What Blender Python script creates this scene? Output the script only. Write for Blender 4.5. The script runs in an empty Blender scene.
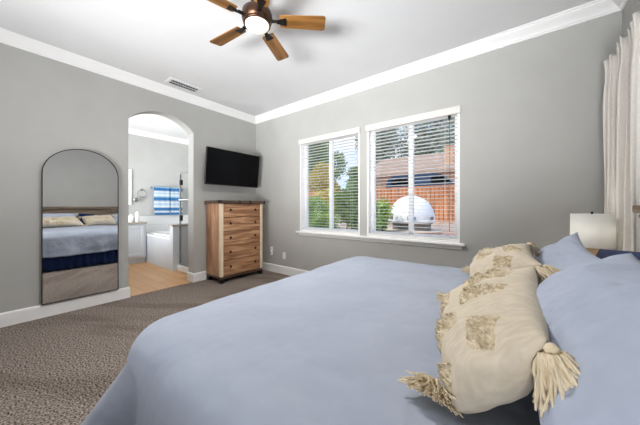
import bpy, math, random
from mathutils import Vector, Matrix, noise
R = math.radians
S = bpy.context.scene
COL = S.collection
random.seed(7)

# ------------------------------------------------------------------ camera, world, sun, area lights, exposure
CAMX, CAMY, CAMZ = 3.90, -3.08, 1.15
cd = bpy.data.cameras.new('camera'); cam = bpy.data.objects.new('camera', cd); COL.objects.link(cam)
cd.sensor_width = 36.0; cd.lens = 254.0 / 640 * 36; cd.shift_y = -5.5 / 640; cd.clip_start = 0.02
cam.location = (CAMX, CAMY, CAMZ); cam.rotation_euler = (R(90), 0, R(37.5))
S.camera = cam

W = bpy.data.worlds.new('world'); S.world = W; W.use_nodes = True
nt = W.node_tree; nt.nodes.clear()
wo = nt.nodes.new('ShaderNodeOutputWorld'); bg = nt.nodes.new('ShaderNodeBackground'); bg.inputs[1].default_value = 1.3
tc = nt.nodes.new('ShaderNodeTexCoord'); sp = nt.nodes.new('ShaderNodeSeparateXYZ'); rp = nt.nodes.new('ShaderNodeValToRGB')
rp.color_ramp.elements[0].position = 0.0; rp.color_ramp.elements[0].color = (0.62, 0.80, 1.0, 1)
rp.color_ramp.elements[1].position = 0.5; rp.color_ramp.elements[1].color = (0.30, 0.52, 0.95, 1)
nz = nt.nodes.new('ShaderNodeTexNoise'); nz.inputs['Scale'].default_value = 3.2; nz.inputs['Detail'].default_value = 5
cr = nt.nodes.new('ShaderNodeValToRGB'); cr.color_ramp.elements[0].position = 0.48; cr.color_ramp.elements[1].position = 0.66
mx = nt.nodes.new('ShaderNodeMix'); mx.data_type = 'RGBA'; mx.inputs[7].default_value = (1, 1, 1, 1)
nt.links.new(tc.outputs['Generated'], sp.inputs[0]); nt.links.new(sp.outputs['Z'], rp.inputs[0])
nt.links.new(tc.outputs['Generated'], nz.inputs['Vector']); nt.links.new(nz.outputs[0], cr.inputs[0])
nt.links.new(cr.outputs[0], mx.inputs[0]); nt.links.new(rp.outputs[0], mx.inputs[6])
nt.links.new(mx.outputs[2], bg.inputs[0]); nt.links.new(bg.outputs[0], wo.inputs[0])

def light(name, typ, loc, energy, color=(1, 1, 1), size=None, sizey=None, look=None, spread=None):
    l = bpy.data.lights.new(name, typ); o = bpy.data.objects.new(name, l); COL.objects.link(o)
    o.location = loc; l.energy = energy; l.color = color
    if typ == 'AREA':
        l.shape = 'RECTANGLE'; l.size = size; l.size_y = sizey or size
        if spread: l.spread = R(spread)
    elif typ == 'SUN': l.angle = R(1.0)
    elif size: l.shadow_soft_size = size
    if look is not None:
        o.rotation_euler = (Vector(look) - Vector(loc)).to_track_quat('-Z', 'Y').to_euler()
    return o
light('sun', 'SUN', (0, -10, 12), 3.2, (1.0, 0.93, 0.82), look=(5, -2.5, 1))
light('added_ceiling_bounce', 'AREA', (3.0, -5.5, 0.7), 78, (0.985, 0.99, 1.0), 3.0, 0.7, look=(2.12, -1.8, 2.8), spread=68)  # added fill lamp behind the camera, aimed at the ceiling; no door there
light('added_bathroom_fill', 'AREA', (-1.35, -2.9, 1.5), 54, (0.98, 0.99, 1.0), 1.5, 1.5, look=(-1.75, 0, 2.2), spread=106)  # lamp added to brighten the bathroom; the wall has no window
V = S.view_settings
S.display_settings.display_device = 'sRGB'
V.view_transform = 'Standard'; V.look = 'None'; V.exposure = 0.0; V.gamma = 1.0; V.use_curve_mapping = False
try:
    S.cycles.max_bounces = 12; S.cycles.diffuse_bounces = 7; S.cycles.transparent_max_bounces = 24
    S.cycles.use_denoising = True; S.cycles.sample_clamp_indirect = 8
except Exception: pass

# ------------------------------------------------------------------ materials
def lin(c):
    return tuple(((v/255)/12.92 if v/255 <= 0.04045 else (((v/255)+0.055)/1.055)**2.4) for v in c) + (1,)
def base(name, col, rough=0.6, metal=0.0, spec=0.5):
    m = bpy.data.materials.new(name); m.use_nodes = True
    b = m.node_tree.nodes['Principled BSDF']
    b.inputs['Base Color'].default_value = lin(col); b.inputs['Roughness'].default_value = rough
    b.inputs['Metallic'].default_value = metal; b.inputs['Specular IOR Level'].default_value = spec
    return m, m.node_tree, b
def texvec(nt, scale=(1, 1, 1), rot=(0, 0, 0)):
    tc = nt.nodes.new('ShaderNodeTexCoord'); mp = nt.nodes.new('ShaderNodeMapping')
    mp.inputs['Scale'].default_value = scale; mp.inputs['Rotation'].default_value = rot
    nt.links.new(tc.outputs['Object'], mp.inputs[0]); return mp.outputs[0]
def noisy(name, c1, c2, scale=8, rough=0.6, metal=0, spec=0.5, bump=0.0, bscale=None, stretch=(1, 1, 1), lo=0.35, hi=0.65, detail=4, bdist=0.01, sheen=0, c3=None):
    m, nt, b = base(name, c1, rough, metal, spec)
    v = texvec(nt, stretch)
    n = nt.nodes.new('ShaderNodeTexNoise'); n.inputs['Scale'].default_value = scale; n.inputs['Detail'].default_value = detail
    nt.links.new(v, n.inputs['Vector'])
    r = nt.nodes.new('ShaderNodeValToRGB'); r.color_ramp.elements[0].position = lo; r.color_ramp.elements[1].position = hi
    r.color_ramp.elements[0].color = lin(c1); r.color_ramp.elements[1].color = lin(c2)
    if c3:
        e = r.color_ramp.elements.new((lo+hi)/2); e.color = lin(c3)
    nt.links.new(n.outputs[0], r.inputs[0]); nt.links.new(r.outputs[0], b.inputs['Base Color'])
    if bump:
        n2 = n
        if bscale:
            n2 = nt.nodes.new('ShaderNodeTexNoise'); n2.inputs['Scale'].default_value = bscale; n2.inputs['Detail'].default_value = 3
            nt.links.new(v, n2.inputs['Vector'])
        bp = nt.nodes.new('ShaderNodeBump'); bp.inputs['Strength'].default_value = bump; bp.inputs['Distance'].default_value = bdist
        nt.links.new(n2.outputs[0], bp.inputs['Height']); nt.links.new(bp.outputs[0], b.inputs['Normal'])
    if sheen: b.inputs['Sheen Weight'].default_value = sheen
    return m
def wood(name, dark, mid, lightc, axis='y', scale=6, rough=0.55, stretch=9, lo=0.3, hi=0.72):
    m, nt, b = base(name, mid, rough)
    s = {'x': (1, stretch, stretch), 'y': (stretch, 1, stretch), 'z': (stretch, stretch, 1)}[axis]
    v = texvec(nt, s)
    n = nt.nodes.new('ShaderNodeTexNoise'); n.inputs['Scale'].default_value = scale/4; n.inputs['Detail'].default_value = 7; n.inputs['Distortion'].default_value = 0.7
    nt.links.new(v, n.inputs['Vector'])
    r = nt.nodes.new('ShaderNodeValToRGB'); r.color_ramp.elements[0].position = lo; r.color_ramp.elements[1].position = hi
    r.color_ramp.elements[0].color = lin(dark); r.color_ramp.elements[1].color = lin(lightc)
    e = r.color_ramp.elements.new((lo+hi)/2); e.color = lin(mid)
    nt.links.new(n.outputs[0], r.inputs[0]); nt.links.new(r.outputs[0], b.inputs['Base Color'])
    bp = nt.nodes.new('ShaderNodeBump'); bp.inputs['Strength'].default_value = 0.25; bp.inputs['Distance'].default_value = 0.004
    nt.links.new(n.outputs[0], bp.inputs['Height']); nt.links.new(bp.outputs[0], b.inputs['Normal'])
    return m
def brick(name, c1, c2, mortar, sc, w, h, rough=0.8, rot=(0, 0, 0), msize=0.01, bump=0.3, offset=0.5):
    m, nt, b = base(name, c1, rough)
    v = texvec(nt, (1, 1, 1), rot)
    t = nt.nodes.new('ShaderNodeTexBrick'); t.inputs['Scale'].default_value = sc
    t.inputs['Color1'].default_value = lin(c1); t.inputs['Color2'].default_value = lin(c2); t.inputs['Mortar'].default_value = lin(mortar)
    t.inputs['Brick Width'].default_value = w; t.inputs['Row Height'].default_value = h; t.inputs['Mortar Size'].default_value = msize
    t.offset = offset
    nt.links.new(v, t.inputs['Vector']); nt.links.new(t.outputs['Color'], b.inputs['Base Color'])
    bp = nt.nodes.new('ShaderNodeBump'); bp.inputs['Strength'].default_value = bump; bp.inputs['Distance'].default_value = 0.005; bp.invert = True
    nt.links.new(t.outputs['Fac'], bp.inputs['Height']); nt.links.new(bp.outputs[0], b.inputs['Normal'])
    return m
def plain(name, c, rough=0.6, metal=0.0, spec=0.5): return base(name, c, rough, metal, spec)[0]
def clear(name, gloss=0.06, tint=(1, 1, 1)):
    m = bpy.data.materials.new(name); m.use_nodes = True; nt = m.node_tree; nt.nodes.clear()
    o = nt.nodes.new('ShaderNodeOutputMaterial'); mix = nt.nodes.new('ShaderNodeMixShader'); mix.inputs[0].default_value = gloss
    t = nt.nodes.new('ShaderNodeBsdfTransparent'); t.inputs[0].default_value = tint + (1,)
    g = nt.nodes.new('ShaderNodeBsdfGlossy'); g.inputs['Roughness'].default_value = 0.02
    nt.links.new(t.outputs[0], mix.inputs[1]); nt.links.new(g.outputs[0], mix.inputs[2]); nt.links.new(mix.outputs[0], o.inputs[0]); return m
def emit(name, c, strength):
    m, nt, b = base(name, (250, 245, 235), 0.4); b.inputs['Emission Color'].default_value = lin(c); b.inputs['Emission Strength'].default_value = strength; return m
def leafmat(name, c1, c2, c3=None, scale=3.0):
    m = noisy(name, c1, c2, scale, 0.55, c3=c3, lo=0.3, hi=0.7)
    b = m.node_tree.nodes['Principled BSDF']; b.inputs['Transmission Weight'].default_value = 0.0
    return m

M = {}
M['wall'] = noisy('wall_paint', (184, 184, 181), (188, 188, 185), 3, 0.85, spec=0.2, bump=0.06, bscale=180, bdist=0.002)
M['bathwall'] = noisy('bath_wall_paint', (192, 193, 191), (196, 197, 195), 3, 0.8, spec=0.2)
M['ceil'] = noisy('ceiling_paint', (222, 223, 224), (226, 227, 228), 2, 0.9, spec=0.1, bump=0.08, bscale=120, bdist=0.002)
M['trim'] = noisy('white_trim_paint', (248, 248, 248), (251, 251, 251), 4, 0.4, spec=0.35)
M['carpet'] = noisy('carpet_pile', (120, 108, 98), (206, 192, 180), 95, 0.95, spec=0.05, bump=1.0, bscale=150, bdist=0.02, lo=0.3, hi=0.7, c3=(164, 150, 139), detail=6)
def carpet():
    m, nt, b = base('carpet_pile', (140, 126, 116), 0.95, spec=0.05)
    v = texvec(nt)
    def nz(vec, sc, det):
        n = nt.nodes.new('ShaderNodeTexNoise'); n.inputs['Scale'].default_value = sc; n.inputs['Detail'].default_value = det; nt.links.new(vec, n.inputs['Vector']); return n
    fine = nz(v, 95, 6); r = nt.nodes.new('ShaderNodeValToRGB'); r.color_ramp.elements[0].position = 0.37; r.color_ramp.elements[1].position = 0.64
    r.color_ramp.elements[0].color = lin((55, 48, 42)); r.color_ramp.elements[1].color = lin((180, 167, 157)); nt.links.new(fine.outputs[0], r.inputs[0])
    m1 = nt.nodes.new('ShaderNodeMapping'); m1.inputs['Rotation'].default_value = (0, 0, R(-30)); nt.links.new(v, m1.inputs[0])
    m2 = nt.nodes.new('ShaderNodeMapping'); m2.inputs['Scale'].default_value = (0.5, 2.6, 1); nt.links.new(m1.outputs[0], m2.inputs[0]); nv = m2.outputs[0]
    nap = nz(nv, 1.5, 2); r2 = nt.nodes.new('ShaderNodeValToRGB'); r2.color_ramp.elements[0].position = 0.40; r2.color_ramp.elements[1].position = 0.52
    r2.color_ramp.elements[0].color = (0.78, 0.76, 0.75, 1); r2.color_ramp.elements[1].color = (1, 1, 1, 1); nt.links.new(nap.outputs[0], r2.inputs[0])
    mx = nt.nodes.new('ShaderNodeMix'); mx.data_type = 'RGBA'; mx.blend_type = 'MULTIPLY'; mx.inputs[0].default_value = 1.0
    nt.links.new(r.outputs[0], mx.inputs[6]); nt.links.new(r2.outputs[0], mx.inputs[7]); nt.links.new(mx.outputs[2], b.inputs['Base Color'])
    bp = nt.nodes.new('ShaderNodeBump'); bp.inputs['Strength'].default_value = 0.5; bp.inputs['Distance'].default_value = 0.01
    nt.links.new(fine.outputs[0], bp.inputs['Height']); nt.links.new(bp.outputs[0], b.inputs['Normal']); return m
M['carpet'] = carpet()
M['tile'] = brick('honey_floor_tile', (222, 176, 122), (204, 152, 98), (176, 130, 86), 1.0, 0.9, 0.15, 0.35, bump=0.1, msize=0.004)
M['white'] = noisy('white_enamel', (238, 239, 240), (242, 243, 244), 5, 0.25)
M['cab'] = noisy('painted_cabinet', (200, 206, 213), (205, 211, 218), 5, 0.45)
M['stone'] = noisy('speckled_stone', (150, 143, 134), (186, 180, 172), 60, 0.3)
M['whitetile'] = brick('white_wall_tile', (232, 233, 233), (228, 229, 230), (210, 211, 211), 1.0, 0.3, 0.15, 0.2, rot=(R(90), 0, R(90)), msize=0.004, bump=0.1)
M['chrome'] = noisy('chrome', (200, 202, 205), (214, 216, 218), 4, 0.15, metal=1)
M['darkmetal'] = noisy('dark_metal', (38, 36, 35), (52, 48, 46), 20, 0.4, metal=0.7)
M['bronze'] = noisy('bronze', (64, 44, 34), (88, 62, 46), 18, 0.35, metal=0.8)
M['frame'] = noisy('brushed_nickel', (140, 142, 144), (152, 154, 156), 10, 0.4, metal=0.4)
M['mirror'] = noisy('mirror_silver', (238, 240, 241), (240, 242, 243), 2, 0.01, metal=1)
M['black'] = noisy('black_plastic', (14, 14, 15), (18, 18, 19), 10, 0.4)
M['screen'] = noisy('screen_glass', (4, 4, 6), (6, 6, 8), 5, 0.25, spec=0.12)
M['glass'] = clear('clear_glass', 0.012)
M['slat'] = noisy('white_slat', (238, 238, 236), (243, 243, 241), 6, 0.45)
M['woodD'] = wood('rustic_drawer_wood', (132, 90, 62), (180, 132, 96), (216, 174, 134), 'y', 9, 0.5, 11)
M['woodS'] = wood('rustic_side_wood', (130, 90, 64), (182, 136, 102), (208, 166, 130), 'z', 5, 0.5, 7)
M['woodP'] = wood('pale_post_wood', (222, 198, 166), (240, 220, 192), (248, 234, 212), 'z', 4, 0.55, 8)
M['woodT'] = wood('dark_top_wood', (52, 38, 30), (84, 62, 48), (112, 86, 66), 'y', 5, 0.45, 8)
M['blade'] = wood('blade_wood', (92, 60, 26), (142, 98, 48), (180, 132, 74), 'x', 7, 0.38, 9)
M['headwood'] = wood('headboard_wood', (98, 84, 70), (134, 117, 98), (160, 142, 122), 'y', 6, 0.55, 9)
M['lampwood'] = wood('lamp_wood', (168, 138, 104), (196, 166, 130), (214, 188, 152), 'z', 5, 0.5, 6)
M['navy'] = noisy('navy_fabric', (22, 38, 78), (32, 52, 96), 40, 0.9, spec=0.1, bump=0.2, bscale=300, bdist=0.002, sheen=0.2)
M['duvet'] = noisy('blue_duvet_cotton', (155, 163, 180), (161, 169, 185), 4, 0.75, spec=0.25, bump=0.8, bscale=3.5, bdist=0.06, sheen=0.15)
M['pcase'] = noisy('blue_pillow_cotton', (168, 177, 196), (174, 183, 202), 5, 0.8, spec=0.2, bump=0.9, bscale=6, bdist=0.05, sheen=0.1)
M['linen'] = noisy('cream_linen', (197, 186, 168), (210, 199, 181), 30, 0.9, spec=0.1, bump=0.3, bscale=220, bdist=0.002, stretch=(1, 3, 1))
M['tuft'] = noisy('tufted_wool', (184, 166, 136), (230, 216, 190), 70, 0.95, spec=0.05, bump=1.0, bscale=110, bdist=0.01)
M['fringe'] = noisy('tassel_yarn', (212, 197, 168), (228, 214, 188), 40, 0.9, spec=0.1)
M['curtain'] = noisy('cream_curtain', (230, 226, 220), (238, 234, 228), 60, 0.9, spec=0.1, bump=0.15, bscale=300, bdist=0.002, stretch=(1, 1, 3))
M['shade'] = noisy('lamp_shade_linen', (236, 236, 234), (242, 242, 240), 120, 0.85, spec=0.1)
def lampcloth():
    m, nt, b = base('lamp_shade_cloth', (240, 240, 237), 0.85, spec=0.1)
    v = texvec(nt, (1, 1, 1)); n = nt.nodes.new('ShaderNodeTexNoise'); n.inputs['Scale'].default_value = 160; nt.links.new(v, n.inputs['Vector'])
    bp = nt.nodes.new('ShaderNodeBump'); bp.inputs['Strength'].default_value = 0.15; bp.inputs['Distance'].default_value = 0.002
    nt.links.new(n.outputs[0], bp.inputs['Height']); nt.links.new(bp.outputs[0], b.inputs['Normal'])
    t = nt.nodes.new('ShaderNodeBsdfTranslucent'); t.inputs[0].default_value = lin((240, 238, 232)); mix = nt.nodes.new('ShaderNodeMixShader'); mix.inputs[0].default_value = 0.3
    out = nt.nodes['Material Output']; nt.links.new(b.outputs[0], mix.inputs[1]); nt.links.new(t.outputs[0], mix.inputs[2]); nt.links.new(mix.outputs[0], out.inputs[0]); return m
M['lampcloth'] = lampcloth()
M['globe'] = emit('lit_frosted_glass', (255, 236, 200), 0.75)
M['gap'] = plain('dark_gap', (30, 30, 30), 0.8)
M['vent'] = noisy('vent_metal', (112, 113, 114), (120, 121, 122), 10, 0.5)
M['band0'] = plain('grey_plastic', (96, 94, 92), 0.5)
M['valance'] = noisy('valance_board', (222, 219, 214), (227, 224, 219), 6, 0.5)
M['plate'] = plain('white_plastic', (240, 240, 238), 0.35)

# ------------------------------------------------------------------ mesh helpers
class MB:
    def __init__(s): s.v = []; s.f = []; s.sm = []
    def add(s, vs, fs, smooth=False):
        k = len(s.v); s.v += [tuple(p) for p in vs]; s.f += [tuple(i+k for i in f) for f in fs]; s.sm += [smooth]*len(fs); return s
    def box(s, x0, x1, y0, y1, z0, z1):
        vs = [(x, y, z) for z in (z0, z1) for y in (y0, y1) for x in (x0, x1)]
        return s.add(vs, [(0, 2, 3, 1), (4, 5, 7, 6), (0, 1, 5, 4), (2, 6, 7, 3), (0, 4, 6, 2), (1, 3, 7, 5)])
    def bbox(s, x0, x1, y0, y1, z0, z1, b=0.006):   # bevelled box
        b = min(b, (x1-x0)/2.01, (y1-y0)/2.01, (z1-z0)/2.01)
        lo = (x0, y0, z0); hi = (x1, y1, z1); idx = {}; vs = []
        for sx in (0, 1):
            for sy in (0, 1):
                for sz in (0, 1):
                    for a in range(3):
                        p = []
                        for i, sg in enumerate((sx, sy, sz)):
                            e = (lo, hi)[sg][i]
                            p.append(e if i == a else e + (b if sg == 0 else -b))
                        idx[(sx, sy, sz, a)] = len(vs); vs.append(tuple(p))
        fs = []
        for a in range(3):
            o1, o2 = [i for i in range(3) if i != a]
            for sg in (0, 1):
                q = []
                for (p1, p2) in ((0, 0), (1, 0), (1, 1), (0, 1)):
                    k = [0, 0, 0]; k[a] = sg; k[o1] = p1; k[o2] = p2; q.append(idx[(k[0], k[1], k[2], a)])
                fs.append(tuple(q))
            for p1 in (0, 1):
                for p2 in (0, 1):
                    q = []
                    for (sg, ax) in ((0, o1), (1, o1), (1, o2), (0, o2)):
                        k = [0, 0, 0]; k[a] = sg; k[o1] = p1; k[o2] = p2; q.append(idx[(k[0], k[1], k[2], ax)])
                    fs.append(tuple(q))
        for sx in (0, 1):
            for sy in (0, 1):
                for sz in (0, 1): fs.append(tuple(idx[(sx, sy, sz, a)] for a in range(3)))
        # fix winding outward
        c = Vector(((x0+x1)/2, (y0+y1)/2, (z0+z1)/2)); out = []
        for f in fs:
            p = [Vector(vs[i]) for i in f]; n = (p[1]-p[0]).cross(p[2]-p[0]); m = sum(p, Vector())/len(p)
            out.append(f if n.dot(m-c) > 0 else f[::-1])
        return s.add(vs, out)
    def tube(s, pts, rad, n=10, cap=True, smooth=True):
        pts = [Vector(p) for p in pts]; k = len(pts)
        if not hasattr(rad, '__len__'): rad = [rad]*k
        rings = []; prev = None
        for i, p in enumerate(pts):
            t = (pts[min(i+1, k-1)] - pts[max(i-1, 0)]).normalized()
            if prev is None:
                a = Vector((0, 0, 1)) if abs(t.z) < 0.9 else Vector((1, 0, 0)); u = t.cross(a).normalized()
            else: u = (prev - t*prev.dot(t)).normalized()
            prev = u; w = t.cross(u)
            rings += [p + (u*math.cos(2*math.pi*j/n) + w*math.sin(2*math.pi*j/n))*rad[i] for j in range(n)]
        fs = [(i*n+j, i*n+(j+1) % n, (i+1)*n+(j+1) % n, (i+1)*n+j) for i in range(k-1) for j in range(n)]
        s.add(rings, fs, smooth)
        if cap: s.add(rings[:n], [tuple(range(n))[::-1]]); s.add(rings[-n:], [tuple(range(n))])
        return s
    def lathe(s, prof, c=(0, 0, 0), n=32, smooth=True, axis='z'):
        vs = []
        for r, z in prof:
            for j in range(n):
                a = 2*math.pi*j/n; p = (r*math.cos(a), r*math.sin(a), z)
                if axis == 'x': p = (z, p[0], p[1])
                if axis == 'y': p = (p[1], z, p[0])
                vs.append((c[0]+p[0], c[1]+p[1], c[2]+p[2]))
        k = len(prof)
        fs = [(i*n+j, i*n+(j+1) % n, (i+1)*n+(j+1) % n, (i+1)*n+j) for i in range(k-1) for j in range(n)]
        s.add(vs, fs, smooth)
        if prof[0][0] > 1e-5: s.add(vs[:n], [tuple(range(n))[::-1]])
        if prof[-1][0] > 1e-5: s.add(vs[-n:], [tuple(range(n))])
        return s
    def grid(s, rows, smooth=True, closeu=False):
        k = len(rows); n = len(rows[0]); vs = [p for r in rows for p in r]
        fs = [(i*n+j, i*n+(j+1) % n, (i+1)*n+(j+1) % n, (i+1)*n+j) for i in range(k-1) for j in range(n if closeu else n-1)]
        return s.add(vs, fs, smooth)
    def prism(s, poly, axis, a, b):     # polygon in the two other axes, extruded along axis from a to b
        n = len(poly)
        def mk(p, t): return {'x': (t, p[0], p[1]), 'y': (p[0], t, p[1]), 'z': (p[0], p[1], t)}[axis]
        vs = [mk(p, a) for p in poly] + [mk(p, b) for p in poly]
        return s.add(vs, [tuple(range(n))[::-1], tuple(range(n, 2*n))] + [(i, (i+1) % n, n+(i+1) % n, n+i) for i in range(n)])
    def xf(s, mat, start=0):
        for i in range(start, len(s.v)): s.v[i] = tuple(mat @ Vector(s.v[i]))
        return s

import bmesh
def rootloc(o):
    while o.parent: o = o.parent
    return Vector(o.location)
def obj(name, mb, m, parent=None, loc=None, merge=False, solid=0):
    """link mb (world coordinates) as ONE mesh object; its origin is loc, or its parent thing's base"""
    if parent is not None: L = rootloc(parent)
    elif loc is not None: L = Vector(loc)
    else:
        xs = [p[0] for p in mb.v]; ys = [p[1] for p in mb.v]; L = Vector(((min(xs)+max(xs))/2, (min(ys)+max(ys))/2, min(p[2] for p in mb.v)))
    me = bpy.data.meshes.new(name); me.from_pydata([tuple(Vector(p)-L) for p in mb.v], [], mb.f)
    me.polygons.foreach_set('use_smooth', mb.sm); me.materials.append(m)
    bm = bmesh.new(); bm.from_mesh(me)
    if merge: bmesh.ops.remove_doubles(bm, verts=bm.verts, dist=1e-5)
    bmesh.ops.recalc_face_normals(bm, faces=bm.faces); bm.to_mesh(me); bm.free(); me.update()
    o = bpy.data.objects.new(name, me); COL.objects.link(o)
    if parent is not None: o.parent = parent
    else: o.location = L
    if solid:
        md = o.modifiers.new('thick', 'SOLIDIFY'); md.thickness = solid; md.offset = -1
    return o
def tag(o, label, cat, group=None, kind=None):
    o['label'] = label; o['category'] = cat
    if group: o['group'] = group
    if kind: o['kind'] = kind
    return o
def thing(name, label, cat, loc, group=None):
    o = bpy.data.objects.new(name, None); COL.objects.link(o); o.location = loc; o.empty_display_size = 0.1
    return tag(o, label, cat, group)
def struct(name, mb, m, label=None, parent=None, cat=None):
    o = obj(name, mb, m, parent, loc=None if parent is not None else (0, 0, 0)); o['kind'] = 'structure'
    if label: o['label'] = label
    if cat: o['category'] = cat
    return o
def sphere(mb, c, r, nu=16, nv=10, sq=(1, 1, 1)):
    prof = [(max(1e-6, math.sin(math.pi*i/nv)), -math.cos(math.pi*i/nv)) for i in range(nv+1)]
    st = len(mb.v); mb.lathe(prof, (0, 0, 0), nu)
    for i in range(st, len(mb.v)):
        p = mb.v[i]; mb.v[i] = (c[0]+p[0]*r*sq[0], c[1]+p[1]*r*sq[1], c[2]+p[2]*r*sq[2])
    return mb

# ------------------------------------------------------------------ room shell
RX, RY, CH, CB = 4.58, -6.0, 2.82, 2.72     # right wall x, front wall y, ceiling height, crown bottom
TW = 0.163
AY0, AY1, ASP, ATOP = -2.00, -1.176, 2.28, 2.47   # arch jambs, spring line, crown of arch

def wall_grid(axis, t0, t1, us, zs, holes):
    """solid wall slab between t0 and t1 across `axis`, spanning us x zs with rectangular holes (u0,u1,z0,z1)"""
    us = sorted(set(us + [h[i] for h in holes for i in (0, 1)])); zs = sorted(set(zs + [h[i] for h in holes for i in (2, 3)]))
    def solid(i, j):
        if i < 0 or j < 0 or i >= len(us)-1 or j >= len(zs)-1: return False
        u = (us[i]+us[i+1])/2; z = (zs[j]+zs[j+1])/2
        return not any(h[0] < u < h[1] and h[2] < z < h[3] for h in holes)
    mb = MB()
    def P(u, z, t): return (t, u, z) if axis == 'x' else (u, t, z)
    for i in range(len(us)-1):
        for j in range(len(zs)-1):
            if not solid(i, j): continue
            a, b, c, d = us[i], us[i+1], zs[j], zs[j+1]
            for t in (t0, t1): mb.add([P(a, c, t), P(b, c, t), P(b, d, t), P(a, d, t)], [(0, 1, 2, 3)])
            for (di, dj, q) in ((-1, 0, ((a, c), (a, d))), (1, 0, ((b, c), (b, d))), (0, -1, ((a, c), (b, c))), (0, 1, ((a, d), (b, d)))):
                if not solid(i+di, j+dj):
                    (u0, z0), (u1, z1) = q; mb.add([P(u0, z0, t0), P(u1, z1, t0), P(u1, z1, t1), P(u0, z0, t1)], [(0, 1, 2, 3)])
    return mb

# left wall with the arched opening
mb = wall_grid('x', -TW, 0.0, [RY-0.15, AY0], [0, CH], [])
mb2 = wall_grid('x', -TW, 0.0, [AY1, 0.0], [0, CH], [])
mb.add(mb2.v, mb2.f)
N = 28; hw = (AY1-AY0)/2; ym = (AY0+AY1)/2; rise = ATOP-ASP; Rr = (hw*hw+rise*rise)/(2*rise)
arc = []
for i in range(N+1):
    y = AY0+(AY1-AY0)*i/N; arc.append((y, ATOP-Rr+math.sqrt(max(0, Rr*Rr-(y-ym)**2))))
for i in range(N):
    (ya, za), (yb, zb) = arc[i], arc[i+1]
    for x in (0.0, -TW): mb.add([(x, ya, za), (x, yb, zb), (x, yb, CH), (x, ya, CH)], [(0, 1, 2, 3)])
    mb.add([(0, ya, za), (0, yb, zb), (-TW, yb, zb), (-TW, ya, za)], [(0, 1, 2, 3)], True)
mb.add([(0, AY0, CH), (0, AY1, CH), (-TW, AY1, CH), (-TW, AY0, CH)], [(0, 1, 2, 3)])
struct('wall_left', mb, M['wall'], 'grey left wall with the arched opening to the bathroom')

WZ0, WZ1 = 0.76, 2.24
WIN = [(1.126, 2.22), (2.33, 3.43)]
struct('wall_back', wall_grid('y', 0.0, 0.16, [-TW, RX+0.15], [-0.3, CH], [(a, b, WZ0, WZ1) for a, b in WIN]), M['wall'], 'grey wall with the two windows')
struct('wall_right', wall_grid('x', RX, RX+0.15, [RY-0.15, 0.0], [0, CH], []), M['wall'], 'grey wall behind the headboard and curtain')
struct('wall_front', wall_grid('y', RY-0.15, RY, [0, RX], [0, CH], []), M['wall'], 'grey wall opposite the windows')
struct('floor', MB().box(-0.02, RX, RY, 0.0, -0.1, 0.0), M['carpet'], 'brown grey carpeted bedroom floor')
struct('ceiling', MB().box(-TW, RX+0.15, RY-0.15, 0.16, CH, CH+0.08), M['ceil'], 'white bedroom ceiling')

# crown moulding: profile (distance from wall, height), mitred round the room
crown = [(0, CB), (0.012, CB), (0.014, CB+0.012), (0.022, CB+0.016), (0.03, CB+0.03), (0.048, CB+0.05), (0.07, CB+0.068), (0.082, CB+0.078), (0.086, CB+0.086), (0.098, CB+0.09), (0.1, CH), (0, CH)]
def crown_run(p0, p1, nrm, m0=1, m1=1, prof=crown):
    """moulding along the wall foot line p0->p1, nrm points into the room; m0/m1: 1 mitres the end inwards, 0 leaves it square"""
    p0 = Vector(p0+(0,)); p1 = Vector(p1+(0,)); t = (p1-p0).normalized(); n = Vector(nrm+(0,)); k = len(prof); vs = []
    for (p, s) in ((p0, m0), (p1, -m1)):
        for d, z in prof:
            q = p + n*d + t*(d*s); vs.append((q.x, q.y, z))
    m = MB(); fs = [(i, (i+1) % k, k+(i+1) % k, k+i) for i in range(k)] + [tuple(range(k)), tuple(range(k, 2*k))]
    return m.add(vs, fs)
struct('trim_1', crown_run((0, RY), (0, 0), (1, 0)), M['trim'], 'white crown moulding over the left wall')
struct('trim_2', crown_run((0, 0), (RX, 0), (0, -1)), M['trim'], 'white crown moulding over the window wall')
struct('trim_3', crown_run((RX, 0), (RX, RY), (-1, 0)), M['trim'], 'white crown moulding over the curtain wall')
bprof = [(0, 0), (0.016, 0), (0.016, 0.115), (0.012, 0.128), (0.006, 0.134), (0, 0.136)]
def base_run(p0, p1, nrm, m0=1, m1=1): return crown_run(p0, p1, nrm, m0, m1, bprof)
struct('baseboard_left', base_run((0, RY), (0, AY0), (1, 0), 1, -1), M['trim'], 'white baseboard under the arched mirror')
struct('baseboard_arch', base_run((0, AY1), (0, 0), (1, 0), -1, 1), M['trim'], 'white baseboard behind the dresser')
mb = base_run((0, AY1), (-TW, AY1), (0, -1), -1, -1); m2 = base_run((-TW, AY0), (0, AY0), (0, 1), -1, -1)
struct('baseboard_jamb', mb, M['trim'], 'white baseboard wrapping the right jamb of the arch')
struct('baseboard_jamb_near', m2, M['trim'], 'white baseboard wrapping the near jamb of the arch')
struct('baseboard_back', base_run((0, 0), (RX, 0), (0, -1)), M['trim'], 'white baseboard under the windows')
struct('baseboard_right', base_run((RX, 0), (RX, RY), (-1, 0)), M['trim'], 'white baseboard along the headboard wall')

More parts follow.
